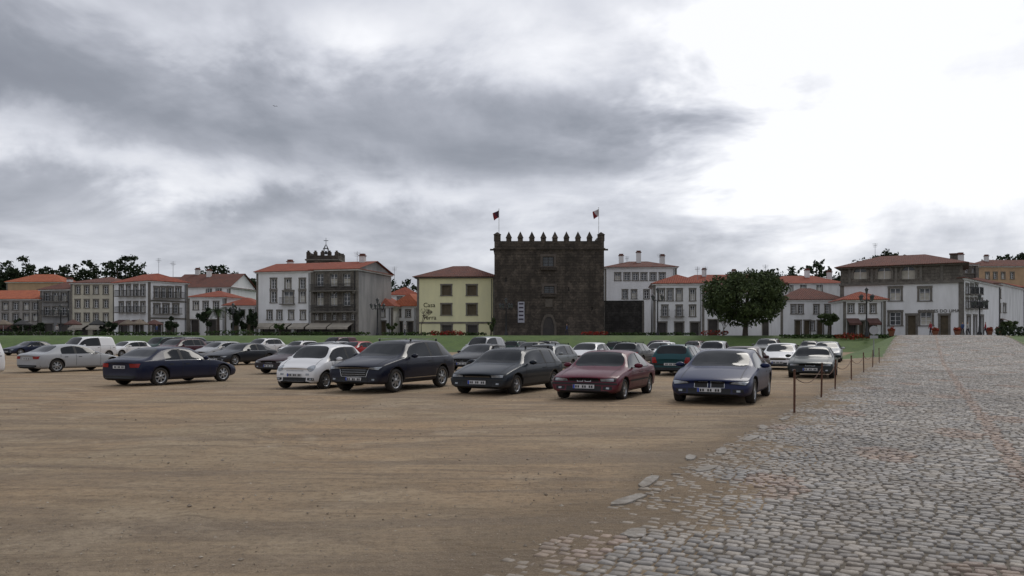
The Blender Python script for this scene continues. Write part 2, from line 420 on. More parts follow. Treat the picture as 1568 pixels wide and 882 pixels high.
    at=me.color_attributes.new('stone','FLOAT_COLOR','POINT'); at.data.foreach_set('color',cc.ravel())
    m,g,b=newmat('granite_setts'); tc=g.n('TexCoord').outputs['Object']
    a=g.n('Attribute'); a.attribute_name='stone'
    f=g.noise(tc,30,4,.7); f2=g.noise(tc,.5,5,.6)
    c=g.mix(g.rng(f,.35,.7,0,.45),a.outputs['Color'],(.10,.095,.09))
    c=g.mix(g.rng(f2,.5,.70,0,.5),c,(.20,.155,.115))
    g.put(b.inputs['Base Color'],c); g.put(b.inputs['Roughness'],g.rng(f,.3,.7,.42,.72)); b.inputs['Specular IOR Level'].default_value=.4
    bn=g.n('Bump'); bn.inputs['Strength'].default_value=.35; bn.inputs['Distance'].default_value=.01; g.put(bn.inputs['Height'],f); g.put(b.inputs['Normal'],bn.outputs[0])
    me.materials.append(m)
    o=link(bpy.data.objects.new('setts',me)); o.parent=e
    P2=Parts()
    for s,t,l,w in ((8.4,-.35,.7,.20),(9.6,-.5,.9,.17),(10.9,-.1,.6,.2),(11.8,-.55,.5,.16),(12.7,-.3,.8,.16),(14.6,-.2,1.0,.18),(16.4,-.3,.8,.16),(7.0,.2,.4,.2),(18.5,-.2,.9,.16)):
        x,y=rp(s,t); a=random.uniform(-.2,.2); R=Matrix.Rotation(a,2)
        n=11; out=[]
        for k in range(n):
            th_=2*math.pi*k/n; ca,sa=math.cos(th_),math.sin(th_)
            q=(abs(ca)**3.5+abs(sa)**3.5)**(-1/3.5)*random.uniform(.82,1.05)
            d=R@Vector((ca*q*l/2,sa*q*w/2)); out.append((x+RD.x*d.x+RN.x*d.y,y+RD.y*d.x+RN.y*d.y))
        top=[(px,py,.020+random.uniform(-.004,.006)) for px,py in out]
        P2.poly('slabs',top)
        for k in range(n):
            p_,q_=top[k],top[(k+1)%n]; P2.poly('slabs',[p_,q_,(q_[0],q_[1],-.05),(p_[0],p_[1],-.05)])
    P2.build('kerb_stones',(0,0,0),0,dict(slabs=M('kerb_granite',(.36,.33,.29),(.22,.185,.145),scale=4,bscale=30,bump=.4,fine=.5)))
road()

def gravel():
    N=6500
    y=4.5+rng.random(N)**1.5*26; x=rng.uniform(-.68,.62,N)*y
    keep=(x<RL(y)+.4); x=x[keep];y=y[keep];N=len(x)
    r=rng.gamma(1.6,.0034,N)+.003
    V=np.zeros((N,6,3)); dirs=np.array([(1,0,0),(0,1,0),(-1,0,0),(0,-1,0),(0,0,1),(0,0,-1)],float)
    for k in range(6):
        V[:,k,:]=dirs[k]*(r*rng.uniform(.6,1.5,N))[:,None]
    V[:,:,0]+=x[:,None];V[:,:,1]+=y[:,None];V[:,:,2]=V[:,:,2]*.7+.004+gz(x,y)[:,None]
    f=np.array([(0,1,4),(1,2,4),(2,3,4),(3,0,4),(1,0,5),(2,1,5),(3,2,5),(0,3,5)])
    Fc=(f[None]+(np.arange(N)*6)[:,None,None]).reshape(-1,3)
    me=bpy.data.meshes.new('gravel'); me.from_pydata(V.reshape(-1,3).tolist(),[],Fc.tolist()); me.update()
    me.materials.append(leafmat('pebble',(.16,.125,.09),(.48,.42,.34),(.25,.2,.15)))
    link(bpy.data.objects.new('gravel',me))
gravel()

# ------------------------------------------------------------ foliage
def leaves_arr(cl,size,n_tot,shell=.6):
    cl=np.array(cl,float); vol=(cl[:,3]*cl[:,4]*cl[:,5])**(2/3); pr=vol/vol.sum()
    idx=rng.choice(len(cl),n_tot,p=pr); c=cl[idx]
    d=rng.normal(size=(n_tot,3)); d/=np.linalg.norm(d,axis=1)[:,None]
    r=(shell+(1-shell)*rng.random(n_tot))*rng.uniform(.85,1.12,n_tot)
    p=c[:,:3]+d*c[:,3:6]*r[:,None]
    a=rng.normal(size=(n_tot,3)); a/=np.linalg.norm(a,axis=1)[:,None]
    b=np.cross(a,rng.normal(size=(n_tot,3))); b/=np.linalg.norm(b,axis=1)[:,None]
    s=size*rng.uniform(.5,1.3,n_tot)[:,None]
    V=np.stack([p-a*s,p-b*s*.55,p+a*s,p+b*s*.55],1).reshape(-1,3)
    return V
def leafobj(name,V,mat):
    n=len(V)//4; Fc=np.arange(n*4).reshape(-1,4)
    me=bpy.data.meshes.new(name); me.from_pydata(V.tolist(),[],Fc.tolist()); me.update(); me.materials.append(mat)
    return link(bpy.data.objects.new(name,me))
LF=leafmat('broadleaf_foliage',(.05,.072,.028),(.10,.13,.05),(.03,.045,.02))
LFd=leafmat('dark_foliage',(.022,.036,.018),(.045,.065,.028),(.012,.02,.011))
LFh=leafmat('hedge_foliage',(.03,.055,.015),(.06,.1,.025),(.02,.03,.01))
LFr=leafmat('flowers',(.42,.03,.03),(.05,.09,.02),(.25,.02,.02))
def tree(name,x,y,h,cr,crz,trunk_r=.3,trunk_h=None,nl=6000,ls=.3,mat=LF,ncl=26,zb=None,limbs=6,even=False):
    zb=float(gz(x,y)) if zb is None else zb
    e=link(bpy.data.objects.new(name,None)); e.location=(x,y,zb)
    P=Parts(); th=trunk_h or h-crz*1.7
    P.cone('trunk',(0,0,-.2),(.1,0,th),trunk_r,trunk_r*.7,9)
    cz=h-crz; cl=[]
    for i in range(ncl):
        if even:
            zf=1-2*(i+.5)/ncl; ph=i*2.39996+random.uniform(-.25,.25); rr=math.sqrt(1-zf*zf)
            d=Vector((rr*math.cos(ph),rr*math.sin(ph),zf)); q=random.choice((.8,.8,.86,.5,.7))*random.uniform(.94,1.05)
        else:
            d=Vector((random.gauss(0,1),random.gauss(0,1),random.gauss(0,1))).normalized(); q=random.uniform(.45,.88)
        s=random.uniform(.17,.32)
        cl.append((d.x*cr*q,d.y*cr*q,cz+d.z*crz*q,cr*s,cr*s,max(crz*s,cr*s*.6)))
    for i in range(limbs):
        c=cl[(i*7)%ncl]; P.cone('limbs',(.1,0,th-.1),(c[0]*.5,c[1]*.5,(th+c[2])/2+.3),trunk_r*.5,trunk_r*.28,6); P.cone('limbs',(c[0]*.5,c[1]*.5,(th+c[2])/2+.3),c[:3],trunk_r*.28,.03,6)
    for p,(V,Fc) in P.d.items():
        me=bpy.data.meshes.new(p); me.from_pydata(V,[],Fc); me.materials.append(wood); o=link(bpy.data.objects.new(p,me)); o.parent=e
    o=leafobj('crown',leaves_arr(cl,ls,nl,.5),mat); o.parent=e
    return e

tree('broadleaf_tree',X(1141,111),111,Z(411,111)-TZ,6.0,4.0,.42,2.0,21000,.20,LF,66,even=True)
tree('broadleaf_tree',X(1268,112),112,3.4,1.9,1.0,.12,1.5,2500,.17,LF,14)
tree('small_tree',X(751,119),119,2.9,.8,1.1,.08,1.0,900,.16,LF,8)
tree('small_tree',X(428,116),116,2.2,.9,.7,.08,1.0,900,.16,LFh,8)
tree('small_tree',X(600,130),130,2.6,1.0,.9,.08,1.0,900,.2,LF,8)
for u,Y,h,r in ((357,128,5.6,1.1),(372,131,5.0,1.3),(388,127,4.6,1.0),(316,136,5,1.6),(28,140,3.2,1.5),(60,140,2.6,1.3),(165,132,3.0,1.3),(262,129,3.2,1.2),(1545,106,2.0,1.5)):
    tree('ornamental_tree',X(u,Y),Y,h,r,h*.42,.1,h*.25,1500,.2,LFd if u<1000 else LF,12,limbs=3)
def palm(x,y,h):
    zb=TZ; P=Parts()
    P.cone('trunk',(0,0,-.2),(.05,0,h),.25,.18,9)
    for i in range(26):
        a=random.uniform(0,6.28); up=random.uniform(-.2,1.2); L=random.uniform(1.6,2.3); pts=[]
        for k in range(8):
            t=k/7; r=L*t; z=h+up*L*t*.7-1.3*t*t*L*.55
            pts.append(Vector((r*math.cos(a),r*math.sin(a),z)))
        for k in range(7):
            side=Vector((-math.sin(a),math.cos(a),0))
            for sgn in (-1,1):
                for q in (0,.5):
                    p=pts[k].lerp(pts[k+1],q); l=.5*(1-(k/8)**2)+.1
                    P.poly('fronds',[p,p+side*sgn*l+Vector((0,0,-.25*l)),p+(pts[k+1]-pts[k])*.3])
    P.build('palm_tree',(x,y,zb),0,dict(trunk=wood,fronds=LFh))
palm(X(334,130),130,4.2)
def sapling(x,y,h):
    P=Parts()
    def br(p,d,l,r,k):
        q=p+d*l; P.cone('branches',p,q,r,r*.6,5)
        if k:
            for i in range(3):
                dd=(d+Vector((random.uniform(-.8,.8),random.uniform(-.8,.8),random.uniform(-.1,.5)))).normalized(); br(q,dd,l*.68,r*.6,k-1)
    br(Vector((0,0,0)),Vector((0,0,1)),h*.35,.09,4)
    P.build('bare_tree',(x,y,TZ),0,dict(branches=wood))
sapling(X(645,118),118,4.6)
sapling(X(1108,108),108,2.2)

def hedge(u0,u1,Y,h,w=.8,mat=LFh,name='hedge',Y1=None,dens=60):
    Y1=Y1 or Y; a=Vector((X(u0,Y),Y)); b=Vector((X(u1,Y1),Y1)); L=(b-a).length; cl=[]
    n=int(L/.8)+1
    for i in range(n):
        p=a.lerp(b,i/max(n-1,1)); z=float(gz(p.x,p.y)); cl.append((p.x,p.y,z+h*.5,.65,w/2,h*.5*random.uniform(.7,1.2)))
    leafobj(name,leaves_arr(cl,.16,n*dens,.55),mat)
hedge(-30,120,118,.7); hedge(150,300,118,.6); hedge(320,385,118,.9); hedge(392,560,118.5,.6); hedge(590,740,121,.55); hedge(938,1060,119,.5); hedge(1200,1360,108,.5,dens=80)
hedge(1532,1640,95,1.1,1.6,LFd,'hedge',88,160)
hedge(665,705,117,.8,.8,LFr,'flower_bed'); hedge(1285,1325,107,.9,.7,LFr,'flower_bed'); hedge(895,925,116,.7,.8,LFr,'flower_bed'); hedge(1080,1110,114,.8,.7,LFr,'flower_bed')
# planters along the mansion front
potm=M('terracotta_pot',(.22,.09,.05))
for u in (1365,1432,1466,1515,1530):
    Y=103; P=Parts(); P.lathe('pot',(0,0,0),[(.28,-.1),(.30,.05),(.42,.55),(.46,.6),(.40,.6),(.36,.5),(0,.5)],14)
    e_=P.build('flower_planter',(X(u,Y),Y,TZ),0,dict(pot=potm)); o=leafobj('blossoms',leaves_arr([(0,0,.75,.5,.5,.32)],.11,260,.3),LFr); o.parent=e_

def distant():
    cl=[]; Y=235
    pts=[(-20,420,22),(5,420,16),(22,413,15),(42,405,15),(58,412,13),(85,418,16),(105,416,14),(125,412,15),(148,408,15),(163,406,13),(180,401,15),(197,402,14),(210,412,13),(318,418,15),(333,414,13),(350,420,15),(370,430,14),(392,434,12),(610,440,16),(630,440,16),
      (1185,420,12),(1205,418,14),(1222,418,12),(1242,412,9),(1250,402,8),(1253,410,11),(1268,414,9),(1335,398,11),(1352,392,13),(1368,392,13),(1384,398,11),(1120,424,10),(1140,426,10),(1160,424,10),(1540,398,10),(1560,397,12),(1580,398,14)]
    for u,v,r in pts:
        R=r/F*Y; x=X(u,Y);z=Z(v,Y)
        for k in range(9):
            cl.append((x+random.uniform(-.8,.8)*R,Y+random.uniform(-3,3),z+random.uniform(-1.1,.6)*R,R*random.uniform(.3,.6),R*.6,R*random.uniform(.25,.45)))
    for u in range(-200,1800,12):
        vt=(420 if u<215 else 430) if u<420 else (446 if u<1100 else (426 if u<1300 else 402 if (1320<u<1400 or u>1530) else 425))
        R=14/F*Y*random.uniform(.8,1.3)
        for k in range(3): cl.append((X(u,Y)+random.uniform(-2,2),Y+5+random.uniform(-3,3),Z(vt+random.uniform(2,12)+k*14,Y),R*1.2,R,R))
    o=leafobj('distant_trees',leaves_arr(cl,.55,85000,.3),LFd)
    P=Parts()
    for u,v,r in ((42,405,0),(148,408,0),(180,401,0),(1250,402,0)):
        x=X(u,Y); P.cone('trunks',(x,Y,12),(x,Y,Z(v,Y)),.28,.15,5)
    me=bpy.data.meshes.new('trunks'); me.from_pydata(*[P.d['trunks'][0],[],P.d['trunks'][1]]); me.materials.append(wood); t=link(bpy.data.objects.new('trunks',me)); t.parent=o
distant()

# ------------------------------------------------------------ buildings
bld('town_house',PT(-70,152),PT(62,150),10,458,444,beige,tile3,front=W_([-40,-15,8,24,40,54],8,463,474,'w')+W_([8,24,40,54],8,480,491,'w')+W_([-20,10,38],20,498,515,'sA'),awnm=awnr)
bld('town_house',PT(62,150),PT(108.5,148.5),10,443,432,greyp,tile2,front=W_([72,85,98],8,448,461,'b')+W_([72,85,98],8,470,483,'b')+W_([74,96],14,496,515,'s'),chim=((.3,.5,.6),))
bld('town_house',PT(108.5,148),PT(178,147),10,433,424,cream,tile2,front=W_([119,133,147,162],6.5,438,450,'w')+W_([119,133,147,162],6.5,459,471,'w')+W_([119,133,147,162],6.5,480,492,'w')+W_([125,152],17,499,515,'sA'))
c=Vector(PT(228,134)); e=Vector((.57,.82)).normalized(); n=Vector((-e.y,e.x))
bld('corner_house',c,c+e*7.2,10.9,430,419,white,tile1,
    front=W_([240,251,261,273],6,440,456,'b')+W_([240,254,269],7,466,480,'b')+W_([241,262],14,495,514,'s'),
    left=W_([186,197,208,219],5.5,437,453,'b')+W_([186,197,208,219],5.5,463,478,'b')+W_([190,212],14,492,513,'sA'),band=(460,487),tw=.24,awnm=awnr)
bld('white_house',PT(262,172),PT(352,170),12,440,419,white,tile2,front=W_([320,335],7,441,448,'w'),kind='gx',chim=((.2,.5,1),(.45,.4,.6)))
bld('town_house',PT(288,146),PT(346,145),9,455,445,white,tile1,front=W_([300,315,331],7,462,474,'w')+W_([298,325],12,490,514,'s'),kind='hip')
bld('town_house',PT(344,140),PT(396,140),8,468,456,white2,tile1,front=W_([356,371,385],6,475,488,'w')+W_([360,382],9,496,515,'d'))
bld('white_house',PT(190,200),PT(300,200),10,433,424,white2,tile2,zb=8,front=W_([270,285],6,432,440,'w'))
bld('ochre_house',PT(10,205),PT(95,205),10,432,420,orange,tile3,zb=8)
c=Vector((-24.2,125)); e=Vector((math.cos(math.radians(-15)),math.sin(math.radians(-15))))
def hit(u,p,e):
    a=(u-CX)/F; return p+e*((a*p.y-p.x)/(e.x-a*e.y))
a0=hit(393,c,e); a1=hit(478,c,e)
bld('white_town_house',a0,a1,13,415,402,white,tile1,front=W_([419,441,463],7.5,427,442,'w')+
    [(415,423,446,463,'w'),(434,449,446,465,'b'),(459,467,446,463,'w')]+W_([413,428,446,464],6,476,489,'w')+W_([410,435,462],19,497,514,'sA'),kind='gx',tw=.2,ov=.4,chim=((.15,.6,.4),))
def m2x(P,W,D,H):
    for z in (H-3.3,H-6.6):
        P.box('balcony',.15,W-.15,-1.1,-.07,z-.2,z-.04)
        P.box('iron',.15,W-.15,-1.09,-1.04,z+.95,z+1.0)
        x=.2
        while x<W-.2: P.box('iron',x,x+.03,-1.08,-1.05,z-.04,z+.95); x+=.14
        for x in (.4,W/2,W-.4): P.box('balcony',x-.1,x+.1,-.9,-.08,z-.55,z-.2)
bld('granite_town_house',a1+e*.02,c,13,412,400,granwall,tile1,front=W_([490,511,531],11,419,438,'w')+W_([490,511,531],11,448,468,'w')+W_([485,497,512,527,540],6,480,490,'w')+W_([492,525],26,497,514,'sA'),
    kind='gx',sidem=greyp,tw=.2,extra=m2x,chim=((.75,.45,.8),))
bld('town_house',PT(549,134),PT(601,133),9,469,452,white2,tile1,front=W_([560,573,586],6,474,485,'w')+W_([561,586],9,492,514,'d')+W_([573],8,493,514,'s'))
bld('town_house',PT(600,137),PT(640,136),9,469,450,white,tile3,front=W_([610,625],6,475,485,'w')+W_([612,628],8,493,514,'s'))
bld('white_house',PT(595,165),PT(640,165),9,452,440,white2,tile1,front=W_([612],6,455,463,'w'))
yb=bld('yellow_house',PT(639,128),PT(757.5,127),11,424,407,yellow,tile2,front=W_([683.5,722.5],14,437,452,'c')+W_([683.5,722.5],14,466,482,'c')+W_([684,723],15,498,514,'s'),
    left=[(632,637,440,455,'c')],band=(494,),tw=.22,eaves=granite,ov=.7)
def text(parent,body,size,loc,mat,name='lettering'):
    cu=bpy.data.curves.new(name,'FONT'); cu.body=body; cu.size=size; cu.align_x='CENTER'; cu.extrude=.02; cu.materials.append(mat)
    o=link(bpy.data.objects.new(name,cu)); o.parent=parent; o.location=loc; o.rotation_euler=(math.pi/2,0,0)
blackp=M('black_lettering',(.06,.05,.03))
text(yb,'Casa\nda\nTerra',1.0,(1.95,-.03,4.6),blackp)

def tower():
    Y=124; x0=X(757,Y);x1=X(925,Y);W=x1-x0;D=16; H=Z(369,Y)-TZ
    P=Parts()
    def ox(u0,u1,v0,v1,k): return (X(u0,Y)-x0,X(u1,Y)-x0,Z(v1,Y)-TZ,Z(v0,Y)-TZ,k)
    wall(P,(0,0),(1,0),W,-.6,H,[ox(831,848,393,408,'w'),ox(833,849,438,449,'w'),ox(773,776,425,432,'sn'),ox(905,908,470,475,'sn'),ox(870,872,440,446,'sn')],tw=.35)
    wall(P,(W,0),(0,1),D,-.6,H,[]);wall(P,(W,D),(-1,0),W,-.6,H,[]);wall(P,(0,D),(0,-1),D,-.6,H,[])
    P.poly('walls',[(0,0,H-1.0),(W,0,H-1.0),(W,D,H-1.0),(0,D,H-1.0)])
    P.box('string_course',-.18,W+.18,-.18,D+.18,H-1.35,H-1.1)
    for (u0,u1,v) in ((828,851,411),(830,852,452)):
        a,b,cc,_,_=ox(u0,u1,v,v,'w'); P.box('string_course',a,b,-.35,.02,cc-.25,cc+.1)
    a,b,z0,z1,_=ox(828,852,481,513,''); z0=-.1; m=(a+b)/2;N=10; w=(b-a)/2
    def arch(w,h,N=10):
        pts=[(-w,0),(-w,h*.5)]
        for i in range(1,N): 
            t=i/N; pts.append((-w*(1-t)**.6 ,h*.5+h*.5*math.sin(t*math.pi/2)))
        pts.append((0,h)); return pts+[(-x,z) for x,z in pts[-2::-1]]
    outer=arch(w,z1-z0); inner=arch(w*.72,(z1-z0)*.88)
    P.poly('doorway',[(m+x,-.012,z0+z) for x,z in inner])
    for i in range(len(outer)-1):
        o0,o1,i0,i1=outer[i],outer[i+1],inner[i],inner[i+1]
        P.poly('portal',[(m+o0[0],-.16,z0+o0[1]),(m+i0[0],-.16,z0+i0[1]),(m+i1[0],-.16,z0+i1[1]),(m+o1[0],-.16,z0+o1[1])])
        P.poly('portal',[(m+o0[0],-.16,z0+o0[1]),(m+o1[0],-.16,z0+o1[1]),(m+o1[0],.02,z0+o1[1]),(m+o0[0],.02,z0+o0[1])])
        P.poly('portal',[(m+i0[0],-.16,z0+i0[1]),(m+i0[0],.0,z0+i0[1]),(m+i1[0],.0,z0+i1[1]),(m+i1[0],-.16,z0+i1[1])])
    a,b,cc,d,_=ox(835,846,458,470,''); P.box('portal',a,b,-.15,.02,cc,d)
    def merlon(cx,cy,w,d,h,hp):
        P.box('merlons',cx-w/2,cx+w/2,cy-d/2,cy+d/2,H,H+h)
        q=.09
        A=[(cx-w/2-q,cy-d/2-q,H+h),(cx+w/2+q,cy-d/2-q,H+h),(cx+w/2+q,cy+d/2+q,H+h),(cx-w/2-q,cy+d/2+q,H+h)]
        t=(cx,cy,H+h+hp)
        P.poly('merlons',A[::-1])
        for i in range(4): P.poly('merlons',[A[i],A[(i+1)%4],t])
    nn=10
    for i in range(nn):
        cx=.45+(W-.9)*i/(nn-1); cor=i in (0,nn-1)
        for cy in (.32,D-.32): merlon(cx,cy,.80 if not cor else 1.05,.60,.5 if not cor else 1.0,1.05 if not cor else .45)
    for i in range(1,8):
        cy=.45+(D-.9)*i/8
        for cx in (.32,W-.32): merlon(cx,cy,.60,.8,.5,1.0)
    for z in (H-1.25,):
        for x,s in ((0,-1),(W,1)): P.box('gargoyles',min(x,x+s*.7),max(x,x+s*.7),.6,.9,z-.15,z+.1)
    a,b,cc,d,_=ox(793,803,462,494,''); P.box('banner',a,b,-.12,-.06,cc,d)
    for k in range(5): P.box('banner_print',a+.15,b-.15,-.125,-.121,cc+.4+k*.6,cc+.65+k*.6)
    P.build('granite_tower',(x0,Y,TZ),0,dict(walls=towerst,trim=M('tower_window_stone',(.12,.10,.085)),glass=glassw,frames=M('dark_window_frame',(.05,.045,.04)),curtains=glassw,interior=shopd,string_course=towerst,portal=M('portal_stone',(.13,.11,.09)),
        doorway=shopd,merlons=towerst,gargoyles=towerst,banner=M('banner_cloth',(.45,.45,.5)),banner_print=M('banner_ink',(.05,.04,.06))))
tower()
def flag(x,y,zb,h,c1,c2,sgn=-1,drop=.5):
    P=Parts(); P.cone('pole',(0,0,0),(0,0,h),.05,.035,8); P.lathe('finial',(0,0,h),[(0,.12),(.07,.06),(.07,0),(0,-.04)],8)
    n=8
    def pt(i,j):
        t=i/n; s=j/n; x=sgn*(1.0*t*(1-.25*s)); z=h-.15-1.1*s-drop*t-.15*t*math.sin(s*3); y_=.18*math.sin(t*5+s*2); return (x,y_,z)
    for i in range(n):
        for j in range(n): P.poly('cloth_a' if (i+j*.6)<n*.75 else 'cloth_b',[pt(i,j),pt(i+1,j),pt(i+1,j+1),pt(i,j+1)])
    P.build('flag_on_pole',(x,y,zb),0,dict(pole=framew,finial=framew,cloth_a=c1,cloth_b=c2))
fr_=M('red_cloth',(.22,.02,.025)); fk=M('dark_cloth',(.05,.015,.03)); fw=M('white_cloth',(.5,.45,.45)); 
zt=Z(369,124)-.9
flag(X(764,125),125.2,zt,Z(320,125)-zt,fk,fr_); flag(X(917,125),125.2,zt,Z(318,125)-zt,fw,fr_)

bld('white_house',PT(926,152),PT(1036,151),11,409,400,white,tile2,front=W_([946,960],8,418,429,'w')+W_([973,986,1000,1014],8,418,429,'w')+W_([957,971,990],7,444,457,'w'),chim=((.25,.4,1.0),(.5,.4,1.6),(.85,.5,1.0)))
bld('dark_stone_house',PT(923.5,132),PT(986,131),10,460,455,darkst,tile2,kind='flat',front=W_([945,965],6,482,492,'sn'))
bld('white_house',PT(1001,127),PT(1078,126),10,434,421,white,tile1,front=W_([1013,1026,1040],7,443,460,'w')+[(1057,1064,443,460,'w')]+W_([1018,1040],7,468,484,'b')+[(1057,1064,468,484,'w')]+W_([1014,1040,1064],12,494,514,'s'),
    left=[(988,992,446,460,'w'),(988,992,470,486,'w')],tw=.2)
bld('white_house',PT(1076,142),PT(1196,142),9,448,432,white,tile2,front=W_([1090,1105,1180],7,462,475,'w')+W_([1092,1175],14,490,515,'s'))
bld('white_house',PT(1036,170),PT(1192,168),10,432,420,white,tile1,front=W_([1050,1070,1090],6,434,441,'w'),chim=((.3,.4,1),(.6,.4,.7)))
bld('white_house',PT(1196,127),PT(1293,126),9,459,441,white,tile2,front=W_([1215,1226,1250,1267,1281],6,467,480,'w')+W_([1222,1236,1256,1275],8,491,514,'d')+W_([1244],5,492,506,'w'),chim=((.15,.4,.5),))
bld('white_house',PT(1175,158),PT(1292,157),10,434,422,white2,tile1,front=W_([1210,1230,1255],7,436,446,'w'),chim=((.6,.4,1),(.9,.4,.6)))
bld('white_house',PT(1292,113),PT(1356,112),8,459,447,white,tile1,front=W_([1303,1320,1337],7,466,479,'w')+W_([1305,1335],12,490,514,'sA')+W_([1320],6,492,514,'d'),awnm=awnr)
p0=Vector(PT(1287,121)); p1=Vector(PT(1474,113))
def big():
    zb=TZ; e=(p1-p0); W=e.length; e/=W; n=Vector((-e.y,e.x)); D=11; P=Parts()
    H=Z(403,113)-zb; HL=Z(431,113)-zb
    def cv(lst,po=p0,dd=e):
        out=[]
        for (u0,u1,v0,v1,k) in lst:
            r=[]
            for u in (u0,u1):
                a=(u-CX)/F; t=(a*po.y-po.x)/(dd.x-a*dd.y); r.append(t); Ym=po.y+t*dd.y
            out.append((r[0],r[1],max(Z(v1,Ym)-zb,.02),Z(v0,Ym)-zb,k))
        return out
    wall(P,(0,0),(1,0),W,-.6,HL,cv(W_([1371,1416],16,441,460,'w')+W_([1371,1418],17,478,498,'w')+[(1390,1402,483,514,'d'),(1440,1452,483,514,'d')]),tw=.3)
    wall(P,(0,0),(1,0),W,HL,H,cv(W_([1317,1354,1391],21,407,427,'a')),part='loggia',tw=0)
    for f in cv([(u,u+4,431,404,'x') for u in (1299,1333,1370,1408,1440)]):
        P.box('trim',f[0],f[1],-.13,.1,HL+.14,H-.2)
    P.box('trim',-.2,W+.2,-.3,.1,HL-.14,HL+.14)
    for pr,z0,z1 in (('walls',-.6,HL),('loggia',HL,H)):
        wall(P,(W,0),(0,1),D,z0,z1,[],part=pr);wall(P,(W,D),(-1,0),W,z0,z1,[],part=pr);wall(P,(0,D),(0,-1),D,z0,z1,[],part=pr)
    P.box('trim',W-.5,W+.06,-.06,.3,-.6,HL-.15); P.box('trim',-.06,.5,-.06,.3,-.6,HL-.15)
    roof(P,W,D,H,Z(388,119)-zb-H,'hip',.8)
    P.box('chimney',W*.93-.5,W*.93+.5,3,4,H,H+1.6); P.box('roofcap',W*.93-.6,W*.93+.6,2.9,4.1,H+1.6,H+1.75)
    b=P.build('corner_mansion',(p0.x,p0.y,zb),math.atan2(e.y,e.x),dict(walls=white,loggia=granwall,trim=granite,arch_trim=granite,glass=glassw,frames=framew,panels=panelm,curtains=curtain,interior=shopd,roof=tile2,eaves=granite,chimney=granwall,roofcap=tile2,iron=iron))
    x=cv([(1408,1468,470,478,'')])[0]
    text(b,'SABORES DO LIMA',.62,((x[0]+x[1])/2,-.05,x[2]),blackp)
big()
q0=Vector(PT(1475,113.2)); q1=Vector(PT(1610,168)); dd=(q1-q0); 
bld('stone_town_house',q0,q0+dd*.32,8,426,414,white,tile2,front=W_([1481,1488,1495],4,436,450,'b')+W_([1481,1488,1495,1502],4,458,472,'b')+W_([1483,1493,1503],5,484,513,'s'),tw=.26)
bld('town_house',q0+dd*.321,q0+dd*.6,8,434,424,white2,tile2,front=W_([1514,1522,1530],4,444,456,'w')+W_([1514,1522,1530,1538],4,466,478,'w')+W_([1518,1532],7,490,512,'sA'),tw=.25,awnm=awnr)
bld('town_house',q0+dd*.601,q0+dd*1.0,8,440,432,white2,tile1,front=W_([1548,1556,1564,1572],4,450,460,'w')+W_([1548,1556,1564,1572],4,470,481,'w')+W_([1552,1568],7,492,512,'s'),tw=.25)
bld('ochre_house',PT(1497,190),PT(1640,190),10,408,398,orange,tile2,zb=6,front=W_([1512,1524,1536,1550],5,417,427,'w'),chim=((.2,.4,.8),))
bld('granite_house',PT(1410,140),PT(1497,140),9,405,396,granwall,tile2,chim=((.9,.4,.6),),front=W_([1480,1490],5,410,418,'w'))

def church():
    Y=172; x0=X(469,Y); x1=X(518,Y); W=x1-x0; H=Z(391,Y); P=Parts()
    wall(P,(0,0),(1,0),W,0,H,[]);wall(P,(W,0),(0,1),W,0,H,[]);wall(P,(W,W),(-1,0),W,0,H,[]);wall(P,(0,W),(0,-1),W,0,H,[])
    P.poly('walls',[(0,0,H-.5),(W,0,H-.5),(W,W,H-.5),(0,W,H-.5)])
    P.box('cornice',-.25,W+.25,-.25,W+.25,H-1.1,H-.8)
    for i in range(5):
        c=.4+(W-.8)*i/4
        for y in (.25,W-.25): P.box('merlons',c-.4,c+.4,y-.22,y+.22,H,H+.75); P.box('merlons',c-.2,c+.2,y-.2,y+.2,H+.75,H+1.05)
        if 0<i<4:
            for x in (.25,W-.25): P.box('merlons',x-.22,x+.22,c-.4,c+.4,H,H+.75)
    m=W/2; top=Z(372,Y)
    for sx in (-1,1):
        for sy in (-1,1): P.cone('bell_cage',(m+sx*1.2,m+sy*1.2,H-.5),(m+sx*.1,m+sy*.1,top),.1,.06,5)
    P.cone('bell_cage',(m,m,top),(m,m,Z(361,Y)),.07,.04,5)
    for z,r in ((H+.8,.95),(H+1.8,.55)):
        P.box('bell_cage',m-r,m+r,m-r,m-r+.08,z,z+.1); P.box('bell_cage',m-r,m+r,m+r-.08,m+r,z,z+.1)
    P.box('bell_cage',m-.5,m+.5,m-.05,m+.05,Z(366,Y),Z(366,Y)+.12)
    P.lathe('bell',(m,m,H+.6),[(.5,0),(.35,.3),(.28,.6),(.05,.75)],10)
    P.build('church_tower',(x0,Y,0),0,dict(walls=towerst,cornice=granite,merlons=towerst,bell_cage=iron,bell=iron))
church()

for u,Y,v0,v1 in ((243,150,425,395),(265,140,428,400),(547,132,405,385),(604,150,440,408),(1068,135,432,408),(1080,150,425,408),(1010,155,405,388),(960,156,405,392),(1172,140,445,405),(1340,150,400,372)):
    P=Parts(); z0=Z(v0,Y)-1;z1=Z(v1,Y); P.cone('mast',(0,0,z0),(0,0,z1),.045,.03,5)
    for k in range(4): P.box('elements',-.55+.06*k,.55-.06*k,-.02+.001*k,.02,z1-.15-.22*k,z1-.12-.22*k)
    P.box('elements',-.02,.02,-.7,.7,z1-.5,z1-.46)
    P.build('roof_antenna',(X(u,Y),Y,0),random.uniform(-.5,.5),dict(mast=galv,elements=galv))

